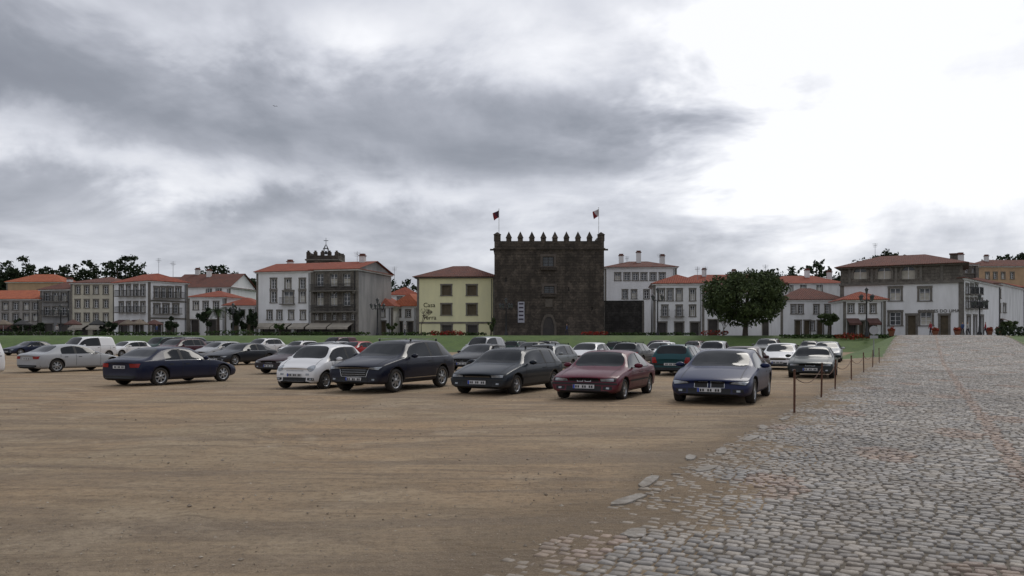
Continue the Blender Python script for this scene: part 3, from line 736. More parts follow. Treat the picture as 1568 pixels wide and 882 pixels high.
def lamp(u,Y,v):
    h=Z(v,Y)-TZ; P=Parts()
    P.lathe('pole',(0,0,0),[(.28,-.2),(.28,.3),(.16,.5),(.13,1.1),(.10,1.3),(.085,h*.72),(.12,h*.73),(.07,h*.75),(.06,h*.92),(.0,h*.95)],12)
    for k in range(4):
        a=k*math.pi/2+.5; c,s=math.cos(a),math.sin(a); z=h*.76
        pts=[(0,0,z),(c*.4,s*.4,z+.05),(c*.8,s*.8,z-.1),(c*.95,s*.95,z+.12)]
        for i in range(3): P.cone('arms',pts[i],pts[i+1],.05,.04,6)
        P.lathe('lanterns',(c*.95,s*.95,z+.12),[(.1,0),(.22,.45),(.24,.47)],6); P.lathe('lantern_caps',(c*.95,s*.95,z+.12),[(.3,.47),(.14,.62),(.04,.72),(0,.78)],6)
    P.lathe('lanterns',(0,0,h*.92),[(.12,0),(.22,.5),(.24,.52)],6); P.lathe('lantern_caps',(0,0,h*.92),[(.3,.52),(.14,.7),(.03,.8),(0,.9)],6)
    P.build('street_lamp',(X(u,Y),Y,TZ),0,dict(pole=iron,arms=iron,lanterns=lglass,lantern_caps=iron),smooth=('pole',))
lglass=M('lantern_glass',(.10,.11,.11),rough=.2)
lamp(578,118,460); lamp(775,118,460); lamp(1007,117,443); lamp(1327,106,444); lamp(93,122,470); lamp(357,120,468); lamp(1500,104,455)

dcan=M('dark_canvas',(.05,.05,.05)); bcan=M('brown_canvas',(.2,.16,.12))
def parasol(u,Y,h,r,m):
    P=Parts(); P.cone('pole',(0,0,0),(0,0,h),.03,.03,6); P.lathe('canopy',(0,0,h-.75),[(r,-.18),(r,0),(r*.5,.42),(0,.75)],8); P.cone('base',(0,0,0),(0,0,.1),.3,.3,10)
    P.build('cafe_parasol',(X(u,Y),Y,TZ),random.random(),dict(pole=framew,canopy=m,base=galv))
for u in (5,35,112,150,196,214,236): parasol(u,129+random.random()*4,2.7,1.4,random.choice([awnr,bcan,dcan]))

ps=[(19.1,1211),(24.1,1255),(27.8,1280),(34,1303),(41,1320),(48,1332),(55,1343)]
prev=None
for Y,u in ps:
    x=RL(Y)-.25; z=float(gz(x,Y)); P=Parts()
    tilt=random.uniform(-.03,.03)
    P.cone('post',(0,0,-.1),(tilt,0,1.02),.028,.028,8); P.lathe('cap',(tilt,0,1.02),[(.035,-.02),(.035,.01),(.0,.03)],8)
    P.lathe('ring',(tilt,0,.86),[(.028,0),(.04,.01),(.028,.02)],8)
    P.build('chain_post',(x,Y,z),0,dict(post=rust,cap=rust,ring=rust))
    cur=Vector((x,Y,z+.87))
    if prev is not None:
        P=Parts(); N=26; sag=.28; last=None
        for i in range(N+1):
            t=i/N; p=prev.lerp(cur,t); p.z-=sag*4*t*(1-t)
            if last is not None: P.cone('links',last,p,.010,.010,4)
            last=p
        P.build('chain',(0,0,0),0,dict(links=rust))
    prev=cur
def sign(x,y):
    z=float(gz(x,y)); P=Parts(); P.cone('post',(0,0,-.2),(0,0,2.45),.035,.035,8)
    P.cone('disc',(0,-.06,2.1),(0,-.04,2.1),.34,.34,24); P.box('bracket',-.2,.2,-.035,-.02,2.0,2.05); P.box('plate',-.3,.3,-.06,-.045,1.45,1.68)
    P.build('traffic_sign',(x,y,z),-.2,dict(post=galv,disc=M('grey_sign_back',(.42,.43,.44),rough=.5),bracket=galv,plate=M('sign_plate_back',(.38,.39,.4),rough=.5)))
sign(X(1338,62),62)
# ------------------------------------------------------------ cars
def carmats():
    m,g,b=newmat('car_paint'); oi=g.n('ObjectInfo'); tc=g.n('TexCoord').outputs['Object']
    sp=g.n('SeparateXYZ'); g.put(sp.inputs[0],tc)
    f=g.noise(tc,5,4,.6)
    dust=g.m('MULTIPLY',g.rng(sp.outputs[2],.55,.2,.0,.35),g.rng(f,.3,.7,.5,1))
    c=g.mix(dust,oi.outputs['Color'],(.12,.095,.07)); g.put(b.inputs['Base Color'],c)
    g.put(b.inputs['Roughness'],g.rng(dust,0,.35,.36,.75)); b.inputs['Metallic'].default_value=.0; b.inputs['Specular IOR Level'].default_value=.2
    b.inputs['Coat Weight'].default_value=.28; b.inputs['Coat Roughness'].default_value=.05; b.inputs['Coat IOR'].default_value=1.4
    L=[m,
     M('car_glass',(.008,.010,.012),(.014,.017,.019),rough=.05,fine=0,spec=.30),
     M('black_plastic',(.012,.012,.012),rough=.6),
     M('tyre',(.020,.019,.018),(.045,.038,.032),rough=.9,scale=6),
     M('alloy_rim',(.4,.41,.42),rough=.35,metal=.7),
     M('headlamp',(.40,.43,.46),(.16,.18,.2),rough=.1,scale=12,spec=.8),
     M('tail_lamp',(.3,.012,.012),rough=.2),
     M('number_plate',(.62,.62,.62),rough=.5,fine=0),
     M('chrome',(.5,.5,.5),rough=.2,metal=1),
     M('plate_digits',(.03,.03,.03)),
     M('plate_band',(.02,.06,.4))]
    return L
CM=carmats()
def gen(L,W,H,nz,hz,cowl,wt,belt,rend,rb,trunk,zb=.19,nw=.80,tum=.66):
    st=[(0,nw,zb+.10,nz-.09,nz-.04,.60,'h'),
        (.06,nw+.08,zb+.03,nz-.03,nz+.01,.66,'h'),
        (.40,.97,zb,nz+.05,nz+.09,.74,'h'),
        (cowl*.72,1,zb,hz-.045,hz,.78,'h'),
        (cowl,1,zb,belt-.02,hz+.055,.79,'W'),
        (wt,1,zb,belt,H-.075,tum,'c')]
    bp=wt+(rend-wt)*.46
    st+=[(bp,1,zb,belt+.005,H-.035,tum+.02,'p'),(bp+.09,1,zb,belt+.005,H-.035,tum+.02,'c')]
    if trunk:
        st+=[(rend,1,zb,belt+.01,H-.085,tum,'R'),(rb,.99,zb,belt+.01,belt+.07,.76,'h'),(L-.18,.96,zb,belt-.01,belt+.05,.74,'h'),(L-.05,.90,zb+.04,belt-.06,belt-.0,.68,'h'),(L,.82,zb+.1,belt-.14,belt-.08,.64,'h')]
    else:
        cp=rend-.42 if rend-bp>1.0 else rend-.3
        st+=[(cp,1,zb,belt+.01,H-.04,tum+.01,'p'),(cp+.1,1,zb,belt+.015,H-.045,tum+.01,'c'),(rend,.99,zb,belt+.02,H-.07,tum-.02,'R'),(rb,.96,zb,belt+.02,belt+.07,.76,'h'),(L-.06,.93,zb+.02,belt-.12,belt-.06,.74,'h'),(L,.86,zb+.1,belt-.25,belt-.18,.68,'h')]
    return st
KINDS=dict(
 sedan=dict(g=(4.66,1.84,1.43,.64,.87,1.35,2.1,.92,3.5,4.1,True),wr=.335,wx=(.86,3.72),nw=.84),
 old_sedan=dict(g=(4.42,1.70,1.39,.66,.84,1.28,1.86,.88,3.25,3.75,True),wr=.30,wx=(.84,3.5),nw=.9),
 wagon=dict(g=(4.5,1.74,1.45,.66,.87,1.22,1.9,.92,4.05,4.35,False),wr=.31,wx=(.86,3.55),nw=.88),
 hatch=dict(g=(4.0,1.73,1.46,.68,.90,1.05,1.75,.94,3.45,3.82,False),wr=.31,wx=(.78,3.32),nw=.84),
 mini=dict(g=(3.5,1.63,1.56,.76,.98,.78,1.32,.98,2.85,3.38,False),wr=.31,wx=(.66,2.92),nw=.78),
 suv=dict(g=(4.77,1.90,1.70,.86,1.06,1.3,2.05,1.10,4.1,4.55,False),wr=.38,wx=(.92,3.72),nw=.86,zb=.26),
 van=dict(g=(4.4,1.82,1.86,.78,1.05,.95,1.6,1.08,4.2,4.32,False),wr=.33,wx=(.85,3.6),nw=.86,zb=.22,cargo=True))
def make_car(kind):
    K=KINDS[kind]; g=K['g']; L,W,H,nz,hz,cowl,wt,belt,rend,rb,trunk=g; zb=K.get('zb',.19)
    st=gen(*g,zb=zb,nw=K['nw']); hw=W/2
    bm=bmesh.new(); cl=bm.edges.layers.float.new('crease_edge'); rings=[]
    for (x,ws,z0,bl,rail,rw,_) in st:
        w=hw*ws; cabin=rail>bl+.2
        r=hw*rw; 
        p6=(r+.035,rail-.055) if cabin else (min(r+.07,w*.93),rail-.015)
        mid=z0+(bl-z0)*.52
        half=[(0,z0),(.80*w,z0),(.955*w,z0+.07),(w,mid),(.99*w,bl-.10),(.95*w,bl),p6,(r,rail),(r*.55,rail+.028),(0,rail+.038)]
        ring=[(x+.0,-y,z) for y,z in half]+[(x,y,z) for y,z in half[8:0:-1]]
        q=[]
        for (xx,y,z) in ring:
            k=(abs(y)/hw)**2
            if x<.5: xx+= .16*k*(1-x/.5)
            if x>L-.3: xx-=.10*k*(1-(L-x)/.3)
            if cowl-.01<x<cowl+.01 and z>bl: xx+= .16*k-.02
            if x<.07 and z>nz-.12: xx+=.05
            q.append(bm.verts.new((xx,y,z)))
        rings.append(q)
    N=18
    for i in range(len(rings)-1):
        kd=st[i][6]
        for j in range(N):
            f=bm.faces.new((rings[i][j],rings[i][(j+1)%N],rings[i+1][(j+1)%N],rings[i+1][j])); f.smooth=True
            s=min(j,17-j); mi=0
            if s==0: mi=2
            if s==5:
                if kd in 'cW': mi=1
                if kd=='p': mi=2
                if K.get('cargo') and i>=7: mi=0
            if s in (7,8) and kd in 'WR': mi=1
            f.material_index=mi
    for end,ri in ((0,rings[0]),(1,rings[-1])):
        fs=[(0,1,17)]+[(k,k+1,17-k,18-k) for k in range(1,8)]+[(8,9,10)]
        for t in fs:
            f=bm.faces.new([ri[a] for a in t]); f.smooth=True
    bmesh.ops.recalc_face_normals(bm,faces=bm.faces)
    for e in bm.edges:
        a={f.material_index for f in e.link_faces}
        if len(a)>1: e[cl]=.85
    for i in range(len(rings)-1):
        for j in (5,13):
            e=bm.edges.get((rings[i][j],rings[i+1][j])); 
            if e: e[cl]=max(e[cl],.55)
        for j in (1,17,2,16):
            e=bm.edges.get((rings[i][j],rings[i+1][j])); 
            if e: e[cl]=.4
    for ri in (rings[0],rings[-1]):
        for j in range(N):
            e=bm.edges.get((ri[j],ri[(j+1)%N])); e[cl]=.45
    me=bpy.data.meshes.new('tmp'); bm.to_mesh(me); bm.free()
    for m in CM: me.materials.append(m)
    ob=link(bpy.data.objects.new('tmp',me))
    sb=ob.modifiers.new('s','SUBSURF'); sb.levels=2; sb.render_levels=2
    wr=K['wr']
    bmc=bmesh.new()
    for wx in K['wx']:
        for s in (-1,1):
            r=bmesh.ops.create_cone(bmc,cap_ends=True,segments=36,radius1=wr+.045,radius2=wr+.045,depth=.5)
            bmesh.ops.rotate(bmc,verts=r['verts'],cent=(0,0,0),matrix=Matrix.Rotation(math.pi/2,3,'X'))
            bmesh.ops.translate(bmc,verts=r['verts'],vec=(wx,s*(hw-.02),wr+.02))
    for f in bmc.faces: f.material_index=2
    mc=bpy.data.meshes.new('c'); bmc.to_mesh(mc); bmc.free()
    for m in CM: mc.materials.append(m)
    oc=link(bpy.data.objects.new('c',mc))
    bo=ob.modifiers.new('b','BOOLEAN'); bo.operation='DIFFERENCE'; bo.object=oc; bo.solver='EXACT'
    dg=bpy.context.evaluated_depsgraph_get(); dg.update()
    ev=ob.evaluated_get(dg); m2=bpy.data.meshes.new_from_object(ev)
    bpy.data.objects.remove(ob); bpy.data.objects.remove(oc)
    bm=bmesh.new(); bm.from_mesh(m2); bvh=BVHTree.FromBMesh(bm)
    add=[]
    def patch(cs,ax,mi,nx=6,ny=3,off=.006):
        GR=[]
        for j in range(ny+1):
            row=[]
            for i in range(nx+1):
                s=i/nx;t=j/ny
                a=(cs[0][0]*(1-s)+cs[1][0]*s)*(1-t)+(cs[3][0]*(1-s)+cs[2][0]*s)*t
                b=(cs[0][1]*(1-s)+cs[1][1]*s)*(1-t)+(cs[3][1]*(1-s)+cs[2][1]*s)*t
                if ax=='f': o,d=Vector((-1,a,b)),Vector((1,0,0))
                elif ax=='r': o,d=Vector((L+1,a,b)),Vector((-1,0,0))
                elif ax=='t': o,d=Vector((a,b,3)),Vector((0,0,-1))
                else: o,d=Vector((a,2*ax,b)),Vector((0,-ax,0))
                h,nrm,_,_=bvh.ray_cast(o,d)
                row.append(None if h is None else h-d*off+nrm*off*.5)
            GR.append(row)
        for j in range(ny):
            for i in range(nx):
                q=[GR[j][i],GR[j][i+1],GR[j+1][i+1],GR[j+1][i]]
                if all(x is not None for x in q) and max((q[0]-q[2]).length,(q[1]-q[3]).length)<.45: add.append((q,mi))
    def rect(a0,a1,b0,b1): return [(a0,b0),(a1,b0),(a1,b1),(a0,b1)]
    old=kind in('old_sedan','wagon')
    hz0=nz-.135 if not old else nz-.12
    for s in (-1,1):
        if kind=='mini':
            n=14
            cy,cz=s*hw*.66,nz-.03; 
            for k in range(n):
                a0=2*math.pi*k/n;a1=2*math.pi*(k+1)/n; R=.11
                patch([(cy,cz),(cy+.001,cz),(cy+R*math.cos(a0),cz+R*math.sin(a0)),(cy+R*math.cos(a1),cz+R*math.sin(a1))],'f',5,1,2,.008)
            patch(rect(s*hw*.55-.06,s*hw*.55+.06,nz-.27,nz-.2),'f',5,2,1)
        elif old:
            patch(rect(s*hw*.46,s*hw*.9,hz0,nz-.02),'f',2,6,3,.005); patch(rect(s*hw*.48,s*hw*.84,hz0+.015,nz-.035),'f',5,5,3,.010)
        else:
            patch([(s*hw*.46,hz0+.04),(s*hw*.86,hz0+.0),(s*hw*.93,nz+.0),(s*hw*.5,nz-.035)],'f',2,6,3,.005)
            patch([(s*hw*.5,hz0+.05),(s*hw*.84,hz0+.02),(s*hw*.9,nz-.02),(s*hw*.53,nz-.045)],'f',5,6,3,.010)
        patch(rect(s*hw*.55,s*hw*.8,zb+.13,zb+.22),'f',2,4,2,.005)
        patch(rect(s*hw*.64,s*hw*.73,zb+.15,zb+.20),'f',5,2,2,.01)
        if trunk: patch([(s*hw*.52,belt-.23),(s*hw*.88,belt-.23),(s*hw*.9,belt-.09),(s*hw*.5,belt-.09)],'r',6,5,3,.008)
        else: patch([(s*hw*.62,belt-.33),(s*hw*.88,belt-.33),(s*hw*.88,belt-.06),(s*hw*.7,belt-.06)],'r',6,4,4,.008)
        bp=wt+(rend-wt)*.46
        for x in (cowl+.2,bp+.05,min(rend+.05,K['wx'][1]+.1)):
            patch(rect(x-.007,x+.007,(zb+.14) if x<K['wx'][1]-.4 else wr*2+.12,belt-.02),s,2,1,8,.003)
        for x in (bp-.22,rend-.28): patch(rect(x,x+.17,belt-.15,belt-.12),s,2 if not old else 2,2,1,.02)
        patch(rect(K['wx'][0]+wr+.1,K['wx'][1]-wr-.1,zb+.02,zb+.10),s,2,10,1,.006)
        if old or kind=='suv': patch(rect(K['wx'][0]+wr+.08,K['wx'][1]-wr-.08,.50,.545) if old else rect(K['wx'][0]+wr+.08,K['wx'][1]-wr-.08,.42,.445),s,8 if kind=='suv' else 2,12,1,.01)
        patch(rect(wt-.15,rend+.05,belt-.004,belt+.012),s,2 if not kind in('suv','sedan') else 8,14,1,.004)
    if kind in('sedan',):
        for s in (-1,1):
            patch(rect(s*.03,s*.33,nz-.2,nz-.03),'f',8,5,3,.006); patch(rect(s*.042,s*.318,nz-.188,nz-.042),'f',2,5,3,.012)
    elif kind=='old_sedan':
        patch(rect(-.36,.36,nz-.12,nz-.02),'f',2,8,3,.006)
        for s in (-1,1): patch(rect(s*.02,s*.17,nz-.125,nz-.015),'f',8,3,3,.009); patch(rect(s*.035,s*.155,nz-.112,nz-.028),'f',2,3,3,.013)
    elif kind=='suv':
        patch([(-.42,nz-.34),(.42,nz-.34),(.5,nz-.05),(-.5,nz-.05)],'f',8,8,5,.006); patch([(-.40,nz-.33),(.40,nz-.33),(.475,nz-.065),(-.475,nz-.065)],'f',2,8,5,.012)
        for k in range(3): patch(rect(-.4,.4,nz-.27+k*.07,nz-.263+k*.07),'f',8,6,1,.018)
    elif kind=='mini': patch(rect(-.3,.3,nz-.12,nz-.10),'f',8,5,1,.01)
    else:
        patch(rect(-.38,.38,nz-.13,nz-.04),'f',2,8,3,.006); patch(rect(-.36,.36,nz-.092,nz-.082),'f',8,8,1,.012)
    patch(rect(-hw*.5,hw*.5,zb+.1,zb+.23),'f',2,8,3,.006)
    if old: patch(rect(-hw*.93,hw*.93,nz-.20,nz-.155),'f',2,14,1,.014); patch(rect(-hw*.9,hw*.9,.5,.56),'r',2,12,1,.014)
    patch(rect(-hw*.9,hw*.9,zb+.1,zb+.2),'r',2,12,2,.006)
    patch(rect(.28,cowl,hw*.70,hw*.715),'t',2,8,1,.002); patch(rect(.28,cowl,-hw*.715,-hw*.70),'t',2,8,1,.002)
    patch([(cowl+.04,-.55),(cowl+.07,-.55),(cowl+.18,.1),(cowl+.15,.1)],'t',2,4,1,.01)
    patch([(cowl+.04,0),(cowl+.07,0),(cowl+.18,.6),(cowl+.15,.6)],'t',2,4,1,.01)
    def bx(x0,x1,y0,y1,z0,z1,mi):
        c=[Vector(q) for q in ((x0,y0,z0),(x1,y0,z0),(x1,y1,z0),(x0,y1,z0),(x0,y0,z1),(x1,y0,z1),(x1,y1,z1),(x0,y1,z1))]
        for f in ((0,3,2,1),(4,5,6,7),(0,1,5,4),(1,2,6,5),(2,3,7,6),(3,0,4,7)): add.append(([c[i] for i in f],mi))
    zp=nz-.26 if kind!='suv' else nz-.42
    def xhit(y,z,fr=True):
        h=bvh.ray_cast(Vector((-1 if fr else L+1,y,z)),Vector((1 if fr else -1,0,0)))[0]; return h.x if h else (0 if fr else L)
    xp=min(xhit(.2,zp),xhit(0,zp))-.012
    bx(xp-.012,xp+.05,-.26,.26,zp-.055,zp+.055,7)
    for k in range(8):
        if k in (2,5): continue
        y=.2-k*.055; bx(xp-.015,xp-.0125,y-.036,y-.0,zp-.033,zp+.033,9)
    bx(xp-.0155,xp-.0125,.215,.255,zp-.053,zp+.053,10)
    zr=belt-.22 if trunk else belt-.38; xr=max(xhit(.2,zr,False),xhit(0,zr,False))+.012
    bx(xr-.05,xr+.012,-.26,.26,zr-.055,zr+.055,7)
    for k in range(8):
        if k in (2,5): continue
        y=-.2+k*.055; bx(xr+.0125,xr+.015,y,y+.036,zr-.033,zr+.033,9)
    if kind in('suv','wagon'):
        for s in (-1,1):
            y=s*hw*.58; bx(wt+.25,rend-.1,y-.02,y+.02,H+.015,H+.04,8 if kind=='suv' else 2)
            for x in (wt+.27,rend-.16): bx(x,x+.05,y-.018,y+.018,H-.06,H+.016,2)
    for q,mi in add:
        try:
            f=bm.faces.new([bm.verts.new(p) for p in q]); f.material_index=mi
        except Exception: pass
    for s in (-1,1):
        r=bmesh.ops.create_icosphere(bm,subdivisions=2,radius=1)
        bmesh.ops.scale(bm,verts=r['verts'],vec=(.07,.115,.075)); bmesh.ops.translate(bm,verts=r['verts'],vec=(cowl+.48,s*(hw+.07),belt+.06))
        fs={f for v in r['verts'] for f in v.link_faces}
        for f in fs: f.smooth=True; f.material_index=0
    def ring_lathe(cx,cy,s,prof,mi,n=28):
        vs=[]
        for r,y in prof: vs.append([bm.verts.new((cx+r*math.cos(2*math.pi*i/n),cy+s*y,wr+r*math.sin(2*math.pi*i/n))) for i in range(n)])
        for a in range(len(vs)-1):
            for i in range(n):
                f=bm.faces.new((vs[a][i],vs[a][(i+1)%n],vs[a+1][(i+1)%n],vs[a+1][i])); f.smooth=True; f.material_index=mi
    for wx in K['wx']:
        for s in (-1,1):
            cy=s*(hw-.13); R=wr
            ring_lathe(wx,cy,s,[(R*.66,-.09),(R*.95,-.09),(R,-.05),(R,.06),(R*.95,.095),(R*.70,.10),(R*.67,.085)],3)
            ring_lathe(wx,cy,s,[(R*.68,.088),(R*.62,.085),(R*.60,.03)],4)
            ring_lathe(wx,cy,s,[(R*.61,.02),(.001,.02)],2)
            ring_lathe(wx,cy,s,[(R*.17,.03),(R*.17,.085),(R*.001,.09)],4,12)
            ns=7 if kind!='mini' else 8
            for k in range(ns):
                a=2*math.pi*k/ns; ca,sa=math.cos(a),math.sin(a); w1,w2=R*.10,R*.075
                def q(r,w,y): return Vector((wx+ca*r-sa*w,cy+s*y,wr+sa*r+ca*w))
                A=[q(R*.1,-w1,.085),q(R*.1,w1,.085),q(R*.63,w2,.075),q(R*.63,-w2,.075)]
                B=[p-Vector((0,s*.035,0)) for p in A]
                f=bm.faces.new([bm.verts.new(p) for p in A]); f.material_index=4
                for i in range(4):
                    f=bm.faces.new([bm.verts.new(p) for p in (A[i],A[(i+1)%4],B[(i+1)%4],B[i])]); f.material_index=4
    bmesh.ops.translate(bm,verts=bm.verts,vec=(-L/2,0,0))
    out=bpy.data.meshes.new('car_'+kind)
    for m in CM: out.materials.append(m)
    bm.to_mesh(out); bm.free()
    return out
CAR={k:make_car(k) for k in KINDS}
th=math.radians(24.5); DV=Vector((math.sin(th),math.cos(th))); LV=Vector((DV.y,-DV.x))
placed=[]
SX,SY=1.10,1.17
def car(kind,colr,u,v,face='n',jit=0,Y=None,name=None,sc=None):
    Y=Y or CH*F/(v-HZ); L=KINDS[kind]['g'][0]*SX
    p=Vector((X(u,Y),Y)); c=p+DV*(L/2)
    o=bpy.data.objects.new(name or {'suv':'parked_suv','van':'parked_van','mini':'parked_hatchback','hatch':'parked_hatchback','wagon':'parked_station_wagon'}.get(kind,'parked_sedan'),CAR[kind]); link(o)
    yaw=math.atan2(DV.y,DV.x)+(math.pi if face=='f' else 0)+math.radians(jit)
    o.location=(c.x,c.y,float(gz(c.x,c.y))); o.rotation_euler=(0,0,yaw); o.color=(*colr,1); o.scale=sc or (SX,SY,1.02)
    placed.append(c)
    return o
WHT=(.74,.74,.74);SIL=(.36,.37,.38);GRY=(.09,.095,.10);BLK=(.008,.008,.010);NAV=(.008,.014,.04);RED=(.34,.015,.015)
car('sedan',(.004,.011,.055),1085,620,sc=(1.12,1.22,1.03))
car('old_sedan',(.10,.008,.022),890,614,jit=1,sc=(1.12,1.22,1.02))
car('wagon',(.006,.012,.02),730,606,jit=-1,sc=(1.12,1.2,1.02))
car('suv',(.004,.006,.018),538,602)
car('mini',WHT,440,597,jit=2,sc=(.98,1.2,1.0))
car('sedan',(.004,.008,.03),180,592,'f')
car('sedan',SIL,42,571,'f',jit=-4)
car('van',WHT,-190,584,'n')
car('sedan',(.015,.018,.024),325,560)
car('van',WHT,88,551,'n')
car('hatch',WHT,163,547)
car('old_sedan',(.03,.008,.012),408,573)
car('wagon',GRY,290,547)
car('hatch',RED,520,549)
car('sedan',BLK,705,568)
car('wagon',(.17,.19,.2),805,574)
car('hatch',WHT,883,561)
car('wagon',GRY,955,560,'f')
car('hatch',WHT,1000,557)
car('wagon',(.008,.055,.065),1026,576,'f')
car('mini',SIL,1085,560)
car('old_sedan',(.04,.01,.014),1124,582)
car('hatch',WHT,1190,567)
car('old_sedan',(.018,.028,.028),1240,580)
car('hatch',SIL,1264,556)
car('suv',GRY,1170,549)
car('hatch',GRY,455,560); car('wagon',SIL,480,548)
pal=[WHT,WHT,SIL,GRY,GRY,BLK,BLK,NAV,RED,(.06,.012,.02),(.01,.04,.03),(.2,.19,.16)]
for Yr,pk in ((64,.45),(80,.4)):
    x=-.68*Yr
    while x<RL(Yr)-9:
        x+=random.uniform(3.1,4.2)
        if random.random()<pk: continue
        p=Vector((x,Yr)); k=random.choice(['hatch','sedan','wagon','hatch','old_sedan','suv','mini','van'])
        c=p+DV*(KINDS[k]['g'][0]/2)
        if any(abs((q-c).dot(DV))<6.2 and abs((q-c).dot(LV))<2.6 for q in placed): continue
        if 340<CX+x/Yr*F<400 and Yr<70: continue
        car(k,random.choice(pal),CX+x/Yr*F,0,random.choice('nnf'),random.uniform(-3,3),Y=Yr+random.uniform(-.5,.5))

def person(x,y,yaw,shirt,trous,stride=.18):
    z=float(gz(x,y))
    vs=[(0,0,.95),(0,0,1.15),(0,0,1.38),(0,0,1.5),(0,0.01,1.6),(0,.0,1.72),
        (.1,0,.92),(.11,stride,.5),(.11,stride*.9,.08),(.11,stride*.9+.14,.04),(-.1,0,.92),(-.11,-stride*.4,.5),(-.11,-stride*1.3,.1),(-.11,-stride*1.3+.14,.04),
        (.19,0,1.4),(.24,-.06,1.12),(.24,.06,.88),(.24,.09,.78),(-.19,0,1.4),(-.24,.06,1.12),(-.24,.14,.88),(-.24,.17,.79)]
    ed=[(0,1),(1,2),(2,3),(3,4),(4,5),(0,6),(6,7),(7,8),(8,9),(0,10),(10,11),(11,12),(12,13),(2,14),(14,15),(15,16),(16,17),(2,18),(18,19),(19,20),(20,21)]
    rad=[.15,.14,.15,.06,.09,.08,.1,.065,.045,.04,.1,.065,.045,.04,.065,.045,.035,.035,.065,.045,.035,.035]
    me=bpy.data.meshes.new('p'); me.from_pydata(vs,ed,[]); o=link(bpy.data.objects.new('p',me))
    o.modifiers.new('k','SKIN'); sv=me.skin_vertices[0].data
    for i,r in enumerate(rad): sv[i].radius=(r,r*.8)
    sv[0].use_root=True
    o.modifiers.new('s','SUBSURF').levels=1
    dg=bpy.context.evaluated_depsgraph_get(); m2=bpy.data.meshes.new_from_object(o.evaluated_get(dg)); bpy.data.objects.remove(o)
    for m in (trous,shirt,skin,hair,iron): m2.materials.append(m)
    for p in m2.polygons:
        c=p.center
        if c.z<.07: i=4
        elif c.z<.93 and abs(c.x)<.19: i=0
        elif c.z<.86: i=2
        elif c.z<1.47: i=1
        elif c.z>1.68 or (c.y<-.02 and c.z>1.55): i=3
        else: i=2
        p.material_index=i
    m2.shade_smooth(); ob=link(bpy.data.objects.new('pedestrian',m2)); ob.location=(x,y,z); ob.rotation_euler=(0,0,yaw)
skin=M('skin',(.42,.26,.18)); hair=M('hair',(.03,.02,.015))
dk=M('dark_trousers',(.03,.03,.045)); r1=M('red_jacket',(.3,.04,.05)); b1=M('blue_jacket',(.05,.08,.18)); w1=M('light_shirt',(.45,.43,.4))
for u,Y,yw,s in ((1425,101,.5,r1),(1474,104,2,b1),(1482,104,1.5,w1),(1509,102,1,r1),(620,119,1.2,w1),(868,117,1.6,b1),(87,124,.3,w1),(240,122,2.6,b1)):
    person(X(u,Y),Y,yw,s,dk)
for u,v,Y in ((421,163,95),):
    P=Parts(); s=.28
    P.cone('body',(-.3*s,0,0),(.5*s,0,0),.12*s,.03*s,6)
    for k in (-1,1): P.poly('wings',[(.1*s,0,0),(-.2*s,0,0),(-.3*s,k*.6*s,.3*s),(-.35*s,k*1.2*s,.15*s),(.0,k*.6*s,.32*s)])
    P.build('bird',(X(u,Y),Y,Z(v,Y)),2.2,dict(body=iron,wings=iron))

# ------------------------------------------------------------ sky
w=bpy.data.worlds.new('World'); scene.world=w; w.use_nodes=True; nt=w.node_tree; nt.nodes.clear(); g=G(nt)
tc=g.n('TexCoord').outputs['Generated']
sp=g.n('SeparateXYZ'); g.put(sp.inputs[0],tc); sx,sy,sz=sp.outputs
zz=g.m('ADD',g.m('MAXIMUM',sz,0),.20)
cb=g.n('CombineXYZ'); g.put(cb.inputs[0],g.m('DIVIDE',sx,zz)); g.put(cb.inputs[1],g.m('DIVIDE',sy,zz))
pv=cb.outputs[0]
n1=g.noise(pv,1.0,6,.55,.45); n2=g.noise(g.mapping(pv,(1,1,1),(0,0,.4),(3.1,1.7,0)),2.3,5,.58,.3); n3=g.noise(g.mapping(tc,(1,1,1.5)),4.5,6,.55,.3)
az=g.m('ARCTAN2',sx,sy); el=g.m('ARCSINE',sz)
az=g.m('ADD',az,g.m('MULTIPLY',g.m('SUBTRACT',n2,.5),.40)); el=g.m('ADD',el,g.m('MULTIPLY',g.m('SUBTRACT',n3,.5),.20))
val=g.m('ADD',.60,g.m('MULTIPLY',g.m('SUBTRACT',n1,.5),1.0))
val=g.m('ADD',val,g.m('MULTIPLY',g.m('SUBTRACT',n3,.5),.75))
val=g.m('ADD',val,g.m('MULTIPLY',g.m('SUBTRACT',n2,.5),.5))
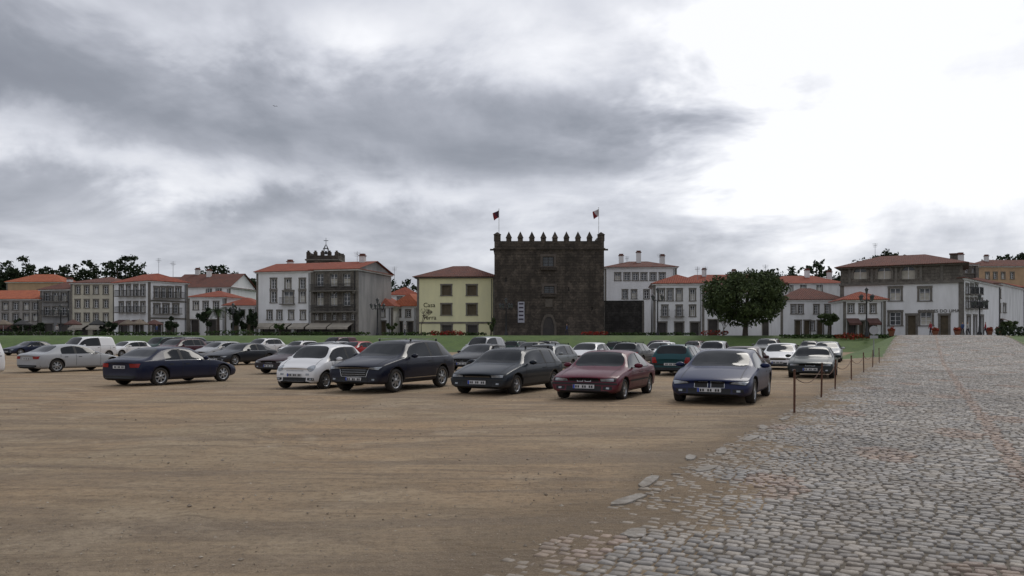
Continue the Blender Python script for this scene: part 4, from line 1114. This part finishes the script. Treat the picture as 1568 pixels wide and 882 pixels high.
def blob(u,v,su,sv,amp,p=2):
    global val
    a=math.atan((u-CX)/F); e=math.atan((HZ-v)/F); 
    t=g.m('ADD',g.m('POWER',g.m('ABSOLUTE',g.m('DIVIDE',g.m('SUBTRACT',az,a),su)),p),g.m('POWER',g.m('ABSOLUTE',g.m('DIVIDE',g.m('SUBTRACT',el,e),sv)),p))
    val=g.m('ADD',val,g.m('MULTIPLY',g.m('EXPONENT',g.m('MULTIPLY',t,-1)),amp))
blob(1370,90,.25,.17,.62,3); blob(1400,290,.22,.07,.22,3); blob(860,170,.18,.08,-.30,3); blob(300,200,.34,.06,-.26,3); blob(60,285,.17,.026,.30); blob(640,290,.30,.028,.20)
blob(330,335,.20,.022,-.20); blob(600,85,.18,.055,.32); blob(60,50,.25,.05,.14); blob(850,10,.12,.04,.10)
sc=g.ramp(val,[(0,(.20,.21,.245)),(.28,(.27,.285,.325)),(.5,(.40,.415,.465)),(.72,(.62,.635,.69)),(1.0,(.93,.935,.965))])
sc=g.mix(g.rng(sz,.10,.0,0,.5),sc,(.50,.52,.58))
bg1=g.n('Background'); g.put(bg1.inputs[0],sc); bg1.inputs[1].default_value=1.1
sky=g.n('TexSky',sky_type='NISHITA'); sky.sun_disc=False; sky.sun_elevation=math.radians(50); sky.sun_rotation=math.radians(35)
bg2=g.n('Background'); g.put(bg2.inputs[0],sky.outputs[0]); bg2.inputs[1].default_value=.1
mx=g.n('MixShader'); mx.inputs[0].default_value=.93; g.put(mx.inputs[1],bg2.outputs[0]); g.put(mx.inputs[2],bg1.outputs[0])
ow=g.n('OutputWorld'); g.put(ow.inputs[0],mx.outputs[0])
try:
    w.cycles.sampling_method='MANUAL'; w.cycles.sample_map_resolution=256
except Exception: pass
sl=bpy.data.lights.new('sun','SUN'); sl.energy=1.15; sl.angle=math.radians(25); sl.color=(1,.96,.9)
so=link(bpy.data.objects.new('sun',sl)); 
sd=Vector((math.sin(math.radians(35))*math.cos(math.radians(50)),math.cos(math.radians(35))*math.cos(math.radians(50)),math.sin(math.radians(50))))
so.rotation_euler=sd.to_track_quat('Z','Y').to_euler()
cam=bpy.data.cameras.new('camera'); co=link(bpy.data.objects.new('camera',cam)); co.location=(0,0,CH); co.rotation_euler=(math.pi/2,0,0)
cam.sensor_width=36; cam.lens=36*F/1568; cam.shift_y=(HZ-441)/1568; cam.clip_end=8000; cam.clip_start=.1
scene.camera=co
